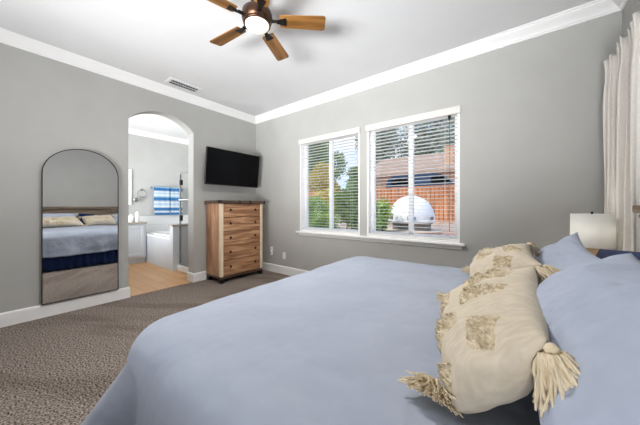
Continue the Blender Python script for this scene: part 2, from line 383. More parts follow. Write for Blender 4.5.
# ------------------------------------------------------------------ bathroom shell
BX0, BY0, BY1 = -2.65, -3.05, 0.0
struct('floor_bathroom', MB().box(BX0, -0.02, BY0, BY1, -0.1, -0.004), M['tile'], 'honey coloured wood look floor of the bathroom')
struct('ceiling_bathroom', MB().box(BX0-0.1, -TW, BY0-0.1, BY1+0.16, CH, CH+0.08), M['ceil'], 'white bathroom ceiling')
struct('wall_bathroom_back', wall_grid('x', BX0-0.1, BX0, [BY0-0.1, BY1+0.16], [-0.1, CH], []), M['bathwall'], 'pale grey bathroom wall with the towels')
struct('wall_bathroom_right', wall_grid('y', BY1, BY1+0.16, [BX0, -TW], [-0.1, CH], []), M['bathwall'], 'pale bathroom wall behind the shower')
struct('wall_bathroom_left', wall_grid('y', BY0-0.1, BY0, [BX0, -TW], [-0.1, CH], []), M['bathwall'], 'pale bathroom wall opposite the shower')
struct('trim_4', crown_run((BX0, BY0), (BX0, BY1), (1, 0)), M['trim'], 'white crown moulding in the bathroom')
struct('trim_5', crown_run((BX0, BY1), (-TW, BY1), (0, -1)), M['trim'], 'white crown moulding over the shower')

# half wall between tub and shower, with a stone cap
TY = -1.07
mb = MB().box(-1.10, -0.97, TY, BY1, -0.004, 0.80)
hwall = struct('wall_half', mb, M['cab'], 'low half wall between bathtub and shower')
struct('stone_cap', MB().bbox(-1.125, -0.945, TY-0.025, BY1, 0.80, 0.835, 0.006), M['stone'], 'stone cap on the half wall', parent=hwall)

# ------------------------------------------------------------------ windows (structure) and their blinds
for wi, (a, b) in enumerate(WIN):
    lab = ('left window looking onto green shrubs', 'right window looking onto the white dome')[wi]
    jm = MB()
    jt = 0.022
    jm.box(a, a+jt, 0.0, 0.16, WZ0, WZ1); jm.box(b-jt, b, 0.0, 0.16, WZ0, WZ1)
    jm.box(a+jt, b-jt, 0.0, 0.16, WZ1-jt, WZ1); jm.box(a+jt, b-jt, 0.0, 0.16, WZ0, WZ0+jt)
    w = struct('window_%d' % (wi+1), jm, M['trim'], lab)
    x0, x1, z0, z1 = a+jt, b-jt, WZ0+jt, WZ1-jt; mid = (x0+x1)/2
    fr = MB(); fw = 0.042
    fr.bbox(x0, x0+fw, 0.09, 0.145, z0, z1, 0.004); fr.bbox(x1-fw, x1, 0.09, 0.145, z0, z1, 0.004)
    fr.bbox(x0+fw, x1-fw, 0.09, 0.145, z1-fw, z1, 0.004); fr.bbox(x0+fw, x1-fw, 0.09, 0.145, z0, z0+fw, 0.004)
    obj('window_frame', fr, M['trim'], w)
    obj('meeting_stile', MB().bbox(mid-0.028, mid+0.028, 0.085, 0.14, z0+fw, z1-fw, 0.004), M['trim'], w)
    for (p0, p1, yy) in ((x0+fw, mid-0.028, 0.125), (mid+0.028, x1-fw, 0.105)):
        obj('window_pane', MB().box(p0, p1, yy, yy+0.004, z0+fw, z1-fw), M['glass'], w)
stool = MB().bbox(1.075, 3.48, -0.055, 0.0, WZ0-0.026, WZ0+0.002, 0.006)
sill = struct('trim_6', stool, M['trim'], 'white window sill running under both windows')
struct('sill_apron', MB().bbox(1.10, 3.455, -0.018, 0.0, WZ0-0.066, WZ0-0.027, 0.004), M['trim'], parent=sill)

def blind(a, b, label, wand):
    t = thing('window_blind', label, 'blind', ((a+b)/2, 0.04, WZ0+0.024), 'white slatted window blinds')
    x0, x1 = a+0.026, b-0.026; yc = 0.043; top = WZ1-0.07
    obj('valance', MB().bbox(a-0.012, b+0.012, -0.030, -0.001, WZ1-0.085, WZ1-0.004, 0.006), M['valance'], t)
    obj('head_rail', MB().box(x0, x1, 0.006, 0.07, WZ1-0.068, WZ1-0.024), M['slat'], t)
    n = 32; zb = WZ0+0.062; pitch = (top-0.02-zb)/(n-1)
    tilt = R(3)
    for i in range(n):
        z = zb+pitch*i; rows = []
        for k in range(5):
            s_ = (k/4-0.5)*0.043; dz = -s_*math.sin(tilt) + 0.0025*(1-(2*k/4-1)**2)
            rows.append([(x0, yc+s_, z+dz), (x1, yc+s_, z+dz)])
        m = MB(); m.grid(rows); m.grid([[(p[0], p[1], p[2]-0.0022) for p in r] for r in rows][::-1])
        for e in (0, -1):
            r = rows[e]; m.add([r[0], r[1], (r[1][0], r[1][1], r[1][2]-0.0022), (r[0][0], r[0][1], r[0][2]-0.0022)], [(0, 1, 2, 3)])
        obj('slat', m, M['slat'], t)
    obj('bottom_rail', MB().bbox(x0, x1, yc-0.026, yc+0.026, WZ0+0.0235, WZ0+0.041, 0.004), M['slat'], t)
    for q in (0.12, 0.5, 0.88):
        x = x0+(x1-x0)*q; c = MB()
        for yy in (yc-0.027, yc+0.027): c.tube([(x, yy, WZ0+0.03), (x, yy, top)], 0.0011, 5)
        obj('ladder_cord', c, M['slat'], t)
    if wand:
        xw = x1-0.075
        wd = obj('tilt_wand', MB().tube([(xw, 0.004, WZ1-0.1), (xw+0.004, 0.0, WZ1-0.9), (xw, 0.0, WZ0+0.12)], 0.0028, 8), M['band0'], t)
        obj('wand_hook', sphere(MB().tube([(xw, 0.004, WZ1-0.078), (xw, 0.002, WZ1-0.13)], 0.011, 8), (xw, 0.0, WZ1-0.10), 0.017), M['darkmetal'], wd)
    return t
blind(*WIN[0], 'white slatted blind on the left window before green shrubs', False)
blind(*WIN[1], 'white slatted blind with dark tilt wand on the right window', True)

# ------------------------------------------------------------------ arched floor mirror
MY0, MY1, MZ0, MZ1 = -2.75, -2.11, 0.137, 1.80
def arch_outline(y0, y1, z0, z1, n=28):
    r = (y1-y0)/2; rv = r*0.92; ym = (y0+y1)/2; pts = [(y0, z0)]
    for i in range(n+1):
        a = math.pi-math.pi*i/n; pts.append((ym+r*math.cos(a), z1-rv+rv*math.sin(a)))
    pts.append((y1, z0)); return pts
t = thing('floor_mirror', 'tall arched mirror in thin dark frame leaning on the baseboard', 'mirror', (0.03, (MY0+MY1)/2, MZ0))
o_ = arch_outline(MY0, MY1, MZ0, MZ1); i_ = arch_outline(MY0+0.007, MY1-0.007, MZ0+0.007, MZ1-0.007)
m = MB(); k = len(o_)
for x in (0.006, 0.036):
    m.add([(x,)+p for p in o_]+[(x,)+p for p in i_], [(j, (j+1) % k, k+(j+1) % k, k+j) for j in range(k)])
for q in (o_, i_): m.add([(0.006,)+p for p in q]+[(0.036,)+p for p in q], [(j, (j+1) % k, k+(j+1) % k, k+j) for j in range(k)])
obj('mirror_frame', m, M['darkmetal'], t, merge=True)
obj('mirror_glass', MB().prism(i_, 'x', 0.008, 0.030), M['mirror'], t)

# ------------------------------------------------------------------ television on its wall bracket
t = thing('television', 'black flat screen television tilted down on the wall above the dresser', 'television', (0.0, -0.61, 1.77))
tv0, tv1 = -1.105, -0.12
rot = Matrix.Translation((0.235, (tv0+tv1)/2, 1.775)) @ Matrix.Rotation(R(6.5), 4, 'Y')
hwid, hh = (tv1-tv0)/2, 0.283
obj('tv_body', MB().bbox(-0.04, -0.004, -hwid, hwid, -hh, hh, 0.008).bbox(-0.07, -0.038, -hwid*0.6, hwid*0.6, -hh*0.8, hh*0.35, 0.012).xf(rot), M['black'], t)
obj('bezel', MB().bbox(-0.006, 0.002, -hwid, hwid, -hh, -hh+0.014, 0.001).bbox(-0.006, 0.002, -hwid, hwid, hh-0.008, hh, 0.001).bbox(-0.006, 0.002, -hwid, -hwid+0.008, -hh+0.014, hh-0.008, 0.001).bbox(-0.006, 0.002, hwid-0.008, hwid, -hh+0.014, hh-0.008, 0.001).xf(rot), M['black'], t)
obj('screen', MB().box(-0.005, 0.0, -hwid+0.008, hwid-0.008, -hh+0.014, hh-0.008).xf(rot), M['screen'], t)
br = MB().bbox(0.0005, 0.02, -0.74, -0.48, 1.62, 1.92, 0.004).bbox(0.0, 0.17, -0.66, -0.62, 1.75, 1.79, 0.004).bbox(0.0, 0.17, -0.60, -0.56, 1.75, 1.79, 0.004)
obj('wall_bracket', br, M['darkmetal'], t)

# ------------------------------------------------------------------ dresser
DX0, DX1, DY0, DY1, DH = 0.02, 0.43, -0.985, -0.195, 1.25
t = thing('chest_of_drawers', 'tall rustic wooden chest of five drawers in the corner under the television', 'dresser', ((DX0+DX1)/2, (DY0+DY1)/2, 0))
obj('carcass', MB().box(DX0, DX1-0.03, DY0+0.004, DY1-0.004, 0.10, DH-0.045), M['woodS'], t)
for y in (DY0, DY1-0.012):     # plank sides with shallow grooves
    pl = MB()
    w_ = (DX1-0.05-DX0)/3
    for k in range(3): pl.bbox(DX0+w_*k+0.002, DX0+w_*(k+1)-0.002, y, y+0.012, 0.10, DH-0.045, 0.003)
    obj('side_panel', pl, M['woodS'], t)
for y in (DY0-0.002, DY1-0.048): obj('front_post', MB().bbox(DX1-0.052, DX1+0.004, y, y+0.05, 0.10, DH-0.045, 0.005), M['woodP'], t)
tp = obj('dresser_top', MB().bbox(DX0-0.01, DX1+0.03, DY0-0.03, DY1+0.03, DH-0.045, DH, 0.006), M['woodT'], t)
for yy in (DY0-0.032, DY0+0.30, DY1-0.29, DY1+0.005):
    obj('metal_strap', MB().bbox(DX1-0.02, DX1+0.034, yy, yy+0.028, DH-0.049, DH+0.003, 0.002), M['darkmetal'], tp)
obj('plinth_rail', MB().bbox(DX0, DX1+0.002, DY0+0.001, DY1-0.001, 0.066, 0.10, 0.004), M['woodT'], t)
for x in (DX0+0.005, DX1-0.06):
    for y in (DY0+0.0, DY1-0.065): obj('foot', MB().bbox(x, x+0.065, y, y+0.065, 0, 0.066, 0.004), M['black'], t)
z = 0.105; hts = [0.235, 0.215, 0.215, 0.215, 0.205]; f0, f1 = DY0+0.052, DY1-0.052
tot = DH-0.05-0.105; sc_ = tot/sum(hts)
for i, h in enumerate(hts):
    h *= sc_
    d = MB(); hp = (h-0.008)/2
    for k in range(2): d.bbox(DX1-0.035, DX1-0.004, f0, f1, z+0.004+hp*k+0.0008, z+0.004+hp*(k+1)-0.0008, 0.002)
    dm = M['woodD'].copy(); dm.name = 'rustic_drawer_wood'
    for nd in dm.node_tree.nodes:
        if nd.type == 'MAPPING': nd.inputs['Location'].default_value = (i*3.1, i*1.7, i*2.3)
    dr = obj('drawer', d, dm, t)
    for yy in (f0+0.11, f1-0.11):
        zc = z+h*0.56
        kb = MB().lathe([(0.006, 0.0), (0.007, 0.012), (0.017, 0.016), (0.019, 0.024), (0.012, 0.030), (1e-6, 0.031)], (DX1-0.006, yy, zc), 14, axis='x')
        obj('knob', kb, M['darkmetal'], dr)
    z += h

# ------------------------------------------------------------------ ceiling vent
vx0, vx1, vy0, vy1 = 0.19, 0.39, -1.66, -1.24
t = thing('ceiling_vent', 'grey louvred air vent in the ceiling', 'vent', ((vx0+vx1)/2, (vy0+vy1)/2, CH))
fm = MB()
for (a, b, c, d) in ((vx0, vx1, vy0, vy0+0.036), (vx0, vx1, vy1-0.036, vy1), (vx0, vx0+0.036, vy0+0.036, vy1-0.036), (vx1-0.036, vx1, vy0+0.036, vy1-0.036), ((vx0+vx1)/2-0.004, (vx0+vx1)/2+0.004, vy0+0.036, vy1-0.036)):
    fm.box(a, b, c, d, CH-0.012, CH)
obj('vent_frame', fm, M['ceil'], t); obj('duct', MB().box(vx0+0.02, vx1-0.02, vy0+0.02, vy1-0.02, CH-0.003, CH-0.001), M['gap'], t)
for i in range(11):
    y = vy0+0.045+i*(vy1-vy0-0.09)/10
    m = MB().box(-0.061, 0.061, -0.001, 0.001, -0.011, 0.0).xf(Matrix.Translation(((vx0+vx1)/2, y, CH-0.003)) @ Matrix.Rotation(R(35), 4, 'X'))
    obj('louvre', m, M['vent'], t)

# ------------------------------------------------------------------ wall outlets
def outlet(x, z, label):
    t = thing('wall_outlet', label, 'outlet', (x, -0.003, z), 'white outlets on the window wall')
    obj('cover_plate', MB().bbox(x-0.036, x+0.036, -0.007, -0.0005, z-0.058, z+0.058, 0.003), M['plate'], t)
    for dz in (-0.026, 0.02):
        sk = obj('socket', MB().bbox(x-0.016, x+0.016, -0.009, -0.006, z+dz-0.014, z+dz+0.014, 0.003), M['plate'], t)
        obj('slot', MB().box(x-0.008, x-0.005, -0.0095, -0.0085, z+dz-0.006, z+dz+0.006).box(x+0.005, x+0.008, -0.0095, -0.0085, z+dz-0.006, z+dz+0.006), M['gap'], sk)
outlet(0.452, 0.385, 'white wall outlet with a plug in it beside the dresser')
outlet(0.765, 0.315, 'bare white wall outlet to the right of the plugged one')
t = thing('plug_adapter', 'small white plug adapter stuck in the outlet beside the dresser', 'plug', (0.475, -0.01, 0.32))
obj('plug_body', MB().bbox(0.452, 0.497, -0.045, -0.0098, 0.300, 0.372, 0.006), M['plate'], t)
obj('plug_cap', MB().bbox(0.457, 0.492, -0.049, -0.045, 0.332, 0.345, 0.002), M['darkmetal'], t)

# ------------------------------------------------------------------ ceiling fan
FX, FY, FZ, FR = 2.31, -1.81, 2.60, 0.53
t = thing('ceiling_fan', 'five bladed wooden ceiling fan with lit round lamp', 'ceiling fan', (FX, FY, CH))
obj('canopy', MB().lathe([(0.075, CH), (0.075, CH-0.02), (0.06, CH-0.05), (0.022, CH-0.065)], (FX, FY, 0), 32), M['bronze'], t)
obj('downrod', MB().tube([(FX, FY, CH-0.06), (FX, FY, FZ+0.06)], 0.014, 16), M['bronze'], t)
obj('motor_housing', MB().lathe([(0.03, FZ+0.095), (0.075, FZ+0.085), (0.112, FZ+0.06), (0.118, FZ+0.02), (0.112, FZ-0.005), (0.10, FZ-0.02)], (FX, FY, 0), 40), M['bronze'], t)
lk = obj('lamp_rim', MB().lathe([(0.098, FZ-0.012), (0.104, FZ-0.018), (0.104, FZ-0.034), (0.094, FZ-0.038), (0.088, FZ-0.03)], (FX, FY, 0), 40), M['bronze'], t)
obj('lamp_globe', MB().lathe([(0.092, FZ-0.030), (0.090, FZ-0.042), (0.078, FZ-0.056), (0.052, FZ-0.067), (0.025, FZ-0.071), (1e-6, FZ-0.072)], (FX, FY, 0), 36), M['globe'], lk)
fl = light('fan_lamp_bulb', 'AREA', (FX, FY, FZ-0.0735), 36, (1.0, 0.96, 0.90), 0.15, look=(FX, FY+0.0001, 0)); fl.data.shape = 'DISK'
for i in range(5):
    ang = R(41+72*i)
    X = Matrix.Translation((FX, FY, FZ)) @ Matrix.Rotation(ang, 4, 'Z')
    pitch = Matrix.Rotation(R(-12), 4, 'X')
    iron = MB().bbox(0.10, 0.155, -0.016, 0.016, -0.006, 0.004, 0.003).xf(X)
    k0 = len(iron.v)
    iron.add([(0.15, -0.014, -0.008), (0.15, 0.014, -0.008), (0.225, 0.034, -0.008), (0.225, -0.034, -0.008), (0.15, -0.014, -0.003), (0.15, 0.014, -0.003), (0.225, 0.034, -0.003), (0.225, -0.034, -0.003)], [(0, 1, 2, 3), (4, 5, 6, 7), (0, 1, 5, 4), (1, 2, 6, 5), (2, 3, 7, 6), (3, 0, 4, 7)])
    iron.xf(X @ pitch, k0)
    bi = obj('blade_iron', iron, M['darkmetal'], t)
    out = [(0.175, -0.046), (0.185, -0.052), (FR-0.02, -0.062), (FR-0.005, -0.056), (FR, -0.045), (FR, 0.045), (FR-0.005, 0.056), (FR-0.02, 0.062), (0.185, 0.052), (0.175, 0.046)]
    b_ = MB().prism(out, 'z', -0.003, 0.004)
    bo = bpy.data.meshes.new('fan_blade'); bo.from_pydata(b_.v, [], b_.f); bo.materials.append(M['blade'])
    ob = bpy.data.objects.new('fan_blade', bo); COL.objects.link(ob); ob.parent = t
    ob.matrix_local = Matrix.Translation((0, 0, FZ-CH)) @ Matrix.Rotation(ang, 4, 'Z') @ pitch
    bmx = bmesh.new(); bmx.from_mesh(bo); bmesh.ops.recalc_face_normals(bmx, faces=bmx.faces); bmx.to_mesh(bo); bmx.free()

# ------------------------------------------------------------------ bed
BH = 0.66                                # mattress top
BX, BE = 2.62, 4.44                      # foot, head
BYF, BYN = -0.86, -2.78                  # far side, near side
t = thing('bed', 'king bed with grey brown wooden headboard and navy bed skirt', 'bed', ((BX+BE)/2, (BYF+BYN)/2, 0))
HY0, HY1 = -2.84, -0.93
hb = obj('headboard', MB().box(4.46, 4.52, HY0+0.16, HY1-0.16, 0.05, 1.09), M['headwood'], t)
obj('headboard_planks', MB().bbox(4.447, 4.46, HY0+0.24, HY1-0.24, 0.2, 0.42, 0.003).bbox(4.447, 4.46, HY0+0.24, HY1-0.24, 0.424, 0.64, 0.003).bbox(4.447, 4.46, HY0+0.24, HY1-0.24, 0.644, 0.86, 0.003).bbox(4.447, 4.46, HY0+0.24, HY1-0.24, 0.864, 1.06, 0.003), M['headwood'], hb)
obj('cap_rail', MB().bbox(4.42, 4.54, HY0-0.045, HY1+0.045, 1.118, 1.16, 0.006), M['headwood'], hb)
obj('cap_moulding', MB().bbox(4.425, 4.535, HY0+0.02, HY1-0.02, 1.085, 1.118, 0.01), M['headwood'], hb)
for y in (HY0+0.14, HY1-0.24): obj('headboard_post', MB().bbox(4.435, 4.525, y, y+0.10, 0.0, 1.086, 0.006), M['headwood'], hb)
obj('box_spring', MB().bbox(BX+0.06, BE, BYN+0.06, BYF-0.06, 0.18, 0.40, 0.03), M['shade'], t)
obj('mattress', MB().bbox(BX+0.05, BE, BYN+0.05, BYF-0.05, 0.40, BH-0.03, 0.05), M['shade'], t)
for x in (BX+0.2, BE-0.2):
    for y in (BYN+0.2, BYF-0.2): obj('bed_leg', MB().tube([(x, y, 0), (x, y, 0.18)], 0.03, 12), M['darkmetal'], t)
# pleated skirt round three sides
path = [(BE-0.01, BYN+0.06)]
pth = []
def seg(p, q, n):
    return [(p[0]+(q[0]-p[0])*i/n, p[1]+(q[1]-p[1])*i/n) for i in range(n)]
c1, c2, c3, c4 = (BE-0.01, BYN+0.045), (BX+0.045, BYN+0.045), (BX+0.045, BYF-0.045), (BE-0.01, BYF-0.045)
pth = [(p, (0, -1)) for p in seg(c1, c2, 150)] + [(p, (-1, 0)) for p in seg(c2, c3, 150)] + [(p, (0, 1)) for p in seg(c3, c4, 151)]
rows = []
for k, z in enumerate((0.012, 0.1, 0.2, 0.32, 0.40)):
    r = []
    for i, (p, n) in enumerate(pth):
        am = 0.014*(1-k*0.2)*(math.sin(i*0.62)+0.4*math.sin(i*0.23+1)) + 0.012*(1-k/4)
        r.append((p[0]+n[0]*am, p[1]+n[1]*am, z))
    rows.append(r)
obj('bed_skirt', MB().grid(rows), M['navy'], t, solid=0.003)

# duvet: rings of a rounded rectangle, then a soft roll over the edge and a rippled drop
DVX0, DVX1, DVY0, DVY1 = 2.63, 4.33, -2.78, -0.86
def rrect(x0, x1, y0, y1, r, n=260, rh=0.02):
    """points + outward normals round a rectangle; corners at x1 (head) are tight"""
    pts = []
    cs = [((x1-rh, y0+rh), rh, -90, 0), ((x1-rh, y1-rh), rh, 0, 90), ((x0+r, y1-r), r, 90, 180), ((x0+r, y0+r), r, 180, 270)]
    poly = []
    for (c, rr, a0, a1) in cs:
        m = 14
        for i in range(m+1):
            a = R(a0+(a1-a0)*i/m); poly.append(((c[0]+rr*math.cos(a), c[1]+rr*math.sin(a)), (math.cos(a), math.sin(a))))
    L = [0]
    for i in range(len(poly)):
        p, q = poly[i][0], poly[(i+1) % len(poly)][0]; L.append(L[-1]+math.dist(p, q))
    out = []; j = 0
    for i in range(n):
        s_ = L[-1]*i/n
        while L[j+1] < s_: j += 1
        f = (s_-L[j])/max(1e-9, L[j+1]-L[j]); a, b = poly[j], poly[(j+1) % len(poly)]
        p = (a[0][0]+(b[0][0]-a[0][0])*f, a[0][1]+(b[0][1]-a[0][1])*f)
        nx, ny = a[1][0]+(b[1][0]-a[1][0])*f, a[1][1]+(b[1][1]-a[1][1])*f; l = math.hypot(nx, ny)
        out.append((p, (nx/l, ny/l), s_))
    return out, L[-1]
ring, LEN = rrect(DVX0, DVX1, DVY0, DVY1, 0.19, 420, 0.15)
cx, cy = (DVX0+DVX1)/2, (DVY0+DVY1)/2
def fnoise(x, y, z=0.0): return noise.noise(Vector((x, y, z)))
def topz(x, y):
    z = BH + 0.035
    z += 0.010*fnoise(x*2.1, y*2.1, 3.3) + 0.006*fnoise(x*5+y*2, y*6, 1.7)
    # long soft creases running from the pillows to the foot
    z += 0.010*max(0, 1-5*abs(fnoise(x*1.3+y*0.5, y*3.2-x*1.1, 9.1)))*max(0, 0.3+fnoise(x*1.1, y*1.1, 2.2)) + 0.007*max(0, 1-6*abs(fnoise(x*2.6-y*1.7, y*2.2, 4.1)))*max(0, 0.2+fnoise(x*1.6, y*1.6, 7.7))
    return z
rows = []
nr = 30; rad = 0.13
for k in range(nr+1):
    f = k/nr; row = []
    f2 = 1-(1-f)**1.0
    for (p, n, s_) in ring:
        q = (p[0]-n[0]*rad, p[1]-n[1]*rad)
        # shrink towards a spine so that the rings stay even
        hx = (DVX1-DVX0)/2; sx = cx; sy = cy
        x = sx+(q[0]-sx)*f2; y = sy+(q[1]-sy)*f2
        row.append((x, y, topz(x, y)+0.028*(1-f2**3)))
    rows.append(row)
drop0 = BH+0.035
prof = [(a, rad*math.sin(R(a)), rad*(1-math.cos(R(a)))) for a in (9, 18, 27, 36, 45, 54, 63, 72, 81, 90)]
def corner_amt(p):   # 1 at the two foot corners
    d = min(math.dist(p, (DVX0+0.03, DVY0+0.03)), math.dist(p, (DVX0+0.03, DVY1-0.03))); return math.exp(-(d/0.20)**2)
for (a, o, dz) in prof:
    row = []
    for (p, n, s_) in ring:
        head = 1.0 if n[0] > 0.5 else 0.0
        q = (p[0]-n[0]*(rad-o), p[1]-n[1]*(rad-o))
        z = topz(*q)*(1-a/90)+ drop0*(a/90) - dz*(1-head*0.8)
        row.append((q[0], q[1], z))
    rows.append(row)
HEM = 0.27; zt = drop0-rad
for k in range(1, 15):
    f = k/14; row = []
    for (p, n, s_) in ring:
        head = 1.0 if n[0] > 0.5 else 0.0
        rip = (0.020*math.sin(s_*13+1.3*math.sin(s_*3.1))+0.012*math.sin(s_*27+2)+0.018*fnoise(s_*3.3, f*1.5, 6))*f**1.2
        ca = corner_amt(p); flare = 0.03*f + 0.15*ca*f**1.1 + rip
        val = math.exp(-(((p[0]-2.86)/0.05)**2))*(1 if n[1] < -0.7 else 0); flare -= 0.07*val*f**0.7
        hem = HEM + 0.03*val + 0.02*fnoise(s_*2.2, 0, 8.8) + 0.05*ca
        z = zt+(hem-zt)*f
        if head: flare = 0.0; z = zt+0.02-0.02*f
        row.append((p[0]+n[0]*flare, p[1]+n[1]*flare, z))
    rows.append(row)
dv = MB().grid(rows, True, True)
o = obj('duvet', dv, M['duvet'], None, loc=(cx, cy, BH), merge=True, solid=0.018)
tag(o, 'smooth light blue duvet spread over the bed', 'duvet')

# ------------------------------------------------------------------ pillows
def pillow_surface(A, B, C, D, thick, inset=0.03, iu=None, sag=0.25, seed=0.0, wr=0.006, pw=2.6):
    """A,B bottom edge; D above A, C above B.  Returns f(u,v,side)->point, where side=+1 is the front (towards the foot)"""
    A, B, C, D = map(Vector, (A, B, C, D))
    nrm = (B-A).cross(D-A).normalized()
    if nrm.x > 0: nrm = -nrm
    eu = ((B-A)+(C-D)).normalized(); ev = ((D-A)+(C-B)).normalized()
    def f(u, v, side):
        p = A*(1-u)*(1-v)+B*u*(1-v)+C*u*v+D*(1-u)*v
        a, b = 2*u-1, 2*v-1
        # edges draw in between the corners
        p = p - eu*(a*(inset if iu is None else iu)*(1-b*b)) - ev*(b*inset*(1-a*a))
        e = max(0.0, (1-abs(a)**pw))*max(0.0, (1-abs(b)**pw))
        h = thick*0.5*e**0.48*(1+sag*(0.5-v))
        h += wr*fnoise(u*5+seed, v*5, side+seed)*min(1, 4*e)+0.5*wr*abs(fnoise(u*11, v*9+seed, seed))*min(1, 4*e)
        return p+nrm*(h*side)
    return f, nrm
def pillow_mesh(f, n=34):
    m = MB()
    us = [0.5-0.5*math.cos(math.pi*i/n) for i in range(n+1)]
    us = [0.5*(u+i/n) for i, u in enumerate(us)]
    for side in (1, -1): m.grid([[f(u, v, side) for u in us] for v in us])
    return m
def sleeping_pillow(name, label, corners, thick, mat, group, seed, wr=0.012, ins=0.03):
    f, nrm = pillow_surface(*corners, thick, ins, ins, 0.35, seed, wr, 2.2)
    o = obj(name, pillow_mesh(f, 44), mat, None, merge=True)
    return tag(o, label, 'pillow', group)
# corners: bottom near, bottom far, top far, top near
sleeping_pillow('bed_pillow', 'light blue pillow nearest the camera behind the front cream cushion', [(3.95, -2.78, 0.745), (3.95, -1.88, 0.75), (4.20, -1.81, 1.0), (4.20, -2.75, 1.0)], 0.26, M['pcase'], 'light blue pillows', 2.0)
sleeping_pillow('bed_pillow', 'light blue pillow on the far side next to the white lamp', [(3.96, -1.72, 0.735), (3.95, -0.93, 0.73), (4.20, -0.92, 1.0), (4.20, -1.62, 0.93)], 0.15, M['pcase'], 'light blue pillows', 5.0)
sleeping_pillow('navy_pillow', 'navy pillow against the headboard behind the near light blue pillow', [(4.36, -2.74, 0.69), (4.36, -1.84, 0.69), (4.40, -1.84, 0.99), (4.40, -2.74, 0.99)], 0.08, M['navy'], 'navy pillows', 8.0, 0.004)
sleeping_pillow('navy_pillow', 'navy pillow against the headboard near the white lamp', [(4.29, -1.78, 0.69), (4.25, -0.86, 0.69), (4.30, -0.86, 0.90), (4.36, -1.78, 1.0)], 0.07, M['navy'], 'navy pillows', 9.0, 0.004, 0.0)

def tassel(root, tip, length, spread, n=70, curl=0.25, floor=None):
    """yarn bundle: wrapped head at root, strands fanning towards tip"""
    root = Vector(root); d = (Vector(tip)-root).normalized()
    m = MB(); sphere(m, root+d*0.012, 0.010, 12, 8)
    a = d.cross(Vector((0, 0, 1))).normalized(); b = d.cross(a).normalized()
    for i in range(n):
        th = random.uniform(0, 2*math.pi); r = math.sqrt(random.random())
        st = root+d*0.016+(a*math.cos(th)+b*math.sin(th))*0.013*r
        e = d+(a*math.cos(th)+b*math.sin(th))*spread*r
        L = length*random.uniform(0.85, 1.08); pts = []
        w1, w2 = random.uniform(-1, 1), random.uniform(-1, 1)
        for k in range(6):
            q = k/5; p = st+e*(L*q)+(a*w1+b*w2)*0.008*math.sin(q*4+w1*3)+Vector((0, 0, -curl*L*q*q))
            if floor is not None: p.z = max(p.z, floor+0.002+0.012*(1-r)*random.random())
            pts.append(p)
        m.tube(pts, [0.0021, 0.0024, 0.0024, 0.0023, 0.0021, 0.0016], 5)
    return m
def lumbar(label, corners, thick, patches, tassels, seed):
    A, B, C, D = map(Vector, corners); c = (A+B)/2
    f, nrm = pillow_surface(*corners, thick, 0.015, -0.02, 0.6, seed, 0.012, 2.4)
    t = thing('lumbar_cushion', label, 'cushion', c, 'cream tufted cushions')
    obj('cushion_cover', pillow_mesh(f, 40), M['linen'], t, merge=True)
    for quad in patches:            # shaggy tufted patches: quad corners in (u,v)
        n = 22; rows = []
        for i in range(n+1):
            r = []
            for j in range(n+1):
                s_, q = i/n, j/n
                u = quad[0][0]*(1-s_)*(1-q)+quad[1][0]*s_*(1-q)+quad[2][0]*s_*q+quad[3][0]*(1-s_)*q
                v = quad[0][1]*(1-s_)*(1-q)+quad[1][1]*s_*(1-q)+quad[2][1]*s_*q+quad[3][1]*(1-s_)*q
                u += 0.006*fnoise(s_*9, q*9, seed); v += 0.01*fnoise(s_*9, q*9, seed+4)
                u = min(0.99, max(0.01, u)); v = min(0.99, max(0.01, v))
                e = min(1, 5*min(s_, 1-s_, q, 1-q)+0.0)
                h = -0.003+e**0.5*(0.006+0.014*random.random()**1.5)
                r.append(f(u, v, 1)+nrm*h)
            rows.append(r)
        obj('tufted_patch', MB().grid(rows), M['tuft'], t)
    for (root, tip, L, sp, n, curl, fl) in tassels:
        obj('tassel', tassel(root, tip, L, sp, n, curl, fl), M['fringe'], t)
    return t
DZ = BH+0.065
def diamond(u, v, a, b): return [(u-a, v), (u, v-b), (u+a, v), (u, v+b)]
# near cushion: bottom near, bottom far, top far, top near
NB, NF, TF, TN = (3.80, -2.49, DZ-0.003), (3.69, -1.80, DZ+0.01), (3.955, -1.93, 0.945), (3.94, -2.56, 0.945)
lat = [[(0.05, 0.70), (0.08, 0.53), (0.26, 0.60), (0.18, 0.85)], [(0.17, 0.10), (0.32, 0.20), (0.34, 0.45), (0.24, 0.50)], [(0.01, 0.12), (0.07, 0.02), (0.15, 0.05), (0.07, 0.32)],
       [(0.38, 0.5), (0.43, 0.88), (0.58, 0.90), (0.54, 0.46)], [(0.68, 0.45), (0.70, 0.90), (0.86, 0.92), (0.86, 0.42)], [(0.42, 0.06), (0.45, 0.36), (0.62, 0.34), (0.62, 0.06)]]
lat2 = [[(0.09, 0.50), (0.04, 0.72), (0.18, 0.82), (0.26, 0.60)], [(0.02, 0.08), (0.02, 0.27), (0.10, 0.32), (0.14, 0.10)], [(0.015, 0.36), (0.015, 0.56), (0.06, 0.58), (0.08, 0.40)],
        [(0.34, 0.28), (0.28, 0.48), (0.46, 0.60), (0.52, 0.35)], [(0.36, 0.74), (0.36, 0.94), (0.56, 0.95), (0.56, 0.72)], [(0.66, 0.30), (0.64, 0.55), (0.84, 0.56), (0.84, 0.30)]]
lumbar('cream cushion with shaggy tufts and big tassels in front', [NB, NF, TF, TN], 0.17, lat,
       [((3.755, -2.427, DZ+0.012), (3.742, -2.50, DZ-0.005), 0.05, 1.2, 230, 0.1, DZ+0.002), (NF, (3.58, -1.82, DZ), 0.06, 0.5, 60, 0.1, DZ+0.002), (TN, (3.97, -2.572, 0.865), 0.066, 0.6, 260, 0.1, None), (TF, (4.0, -1.97, 0.9), 0.07, 0.4, 90, 0.2, None)], 3.0)
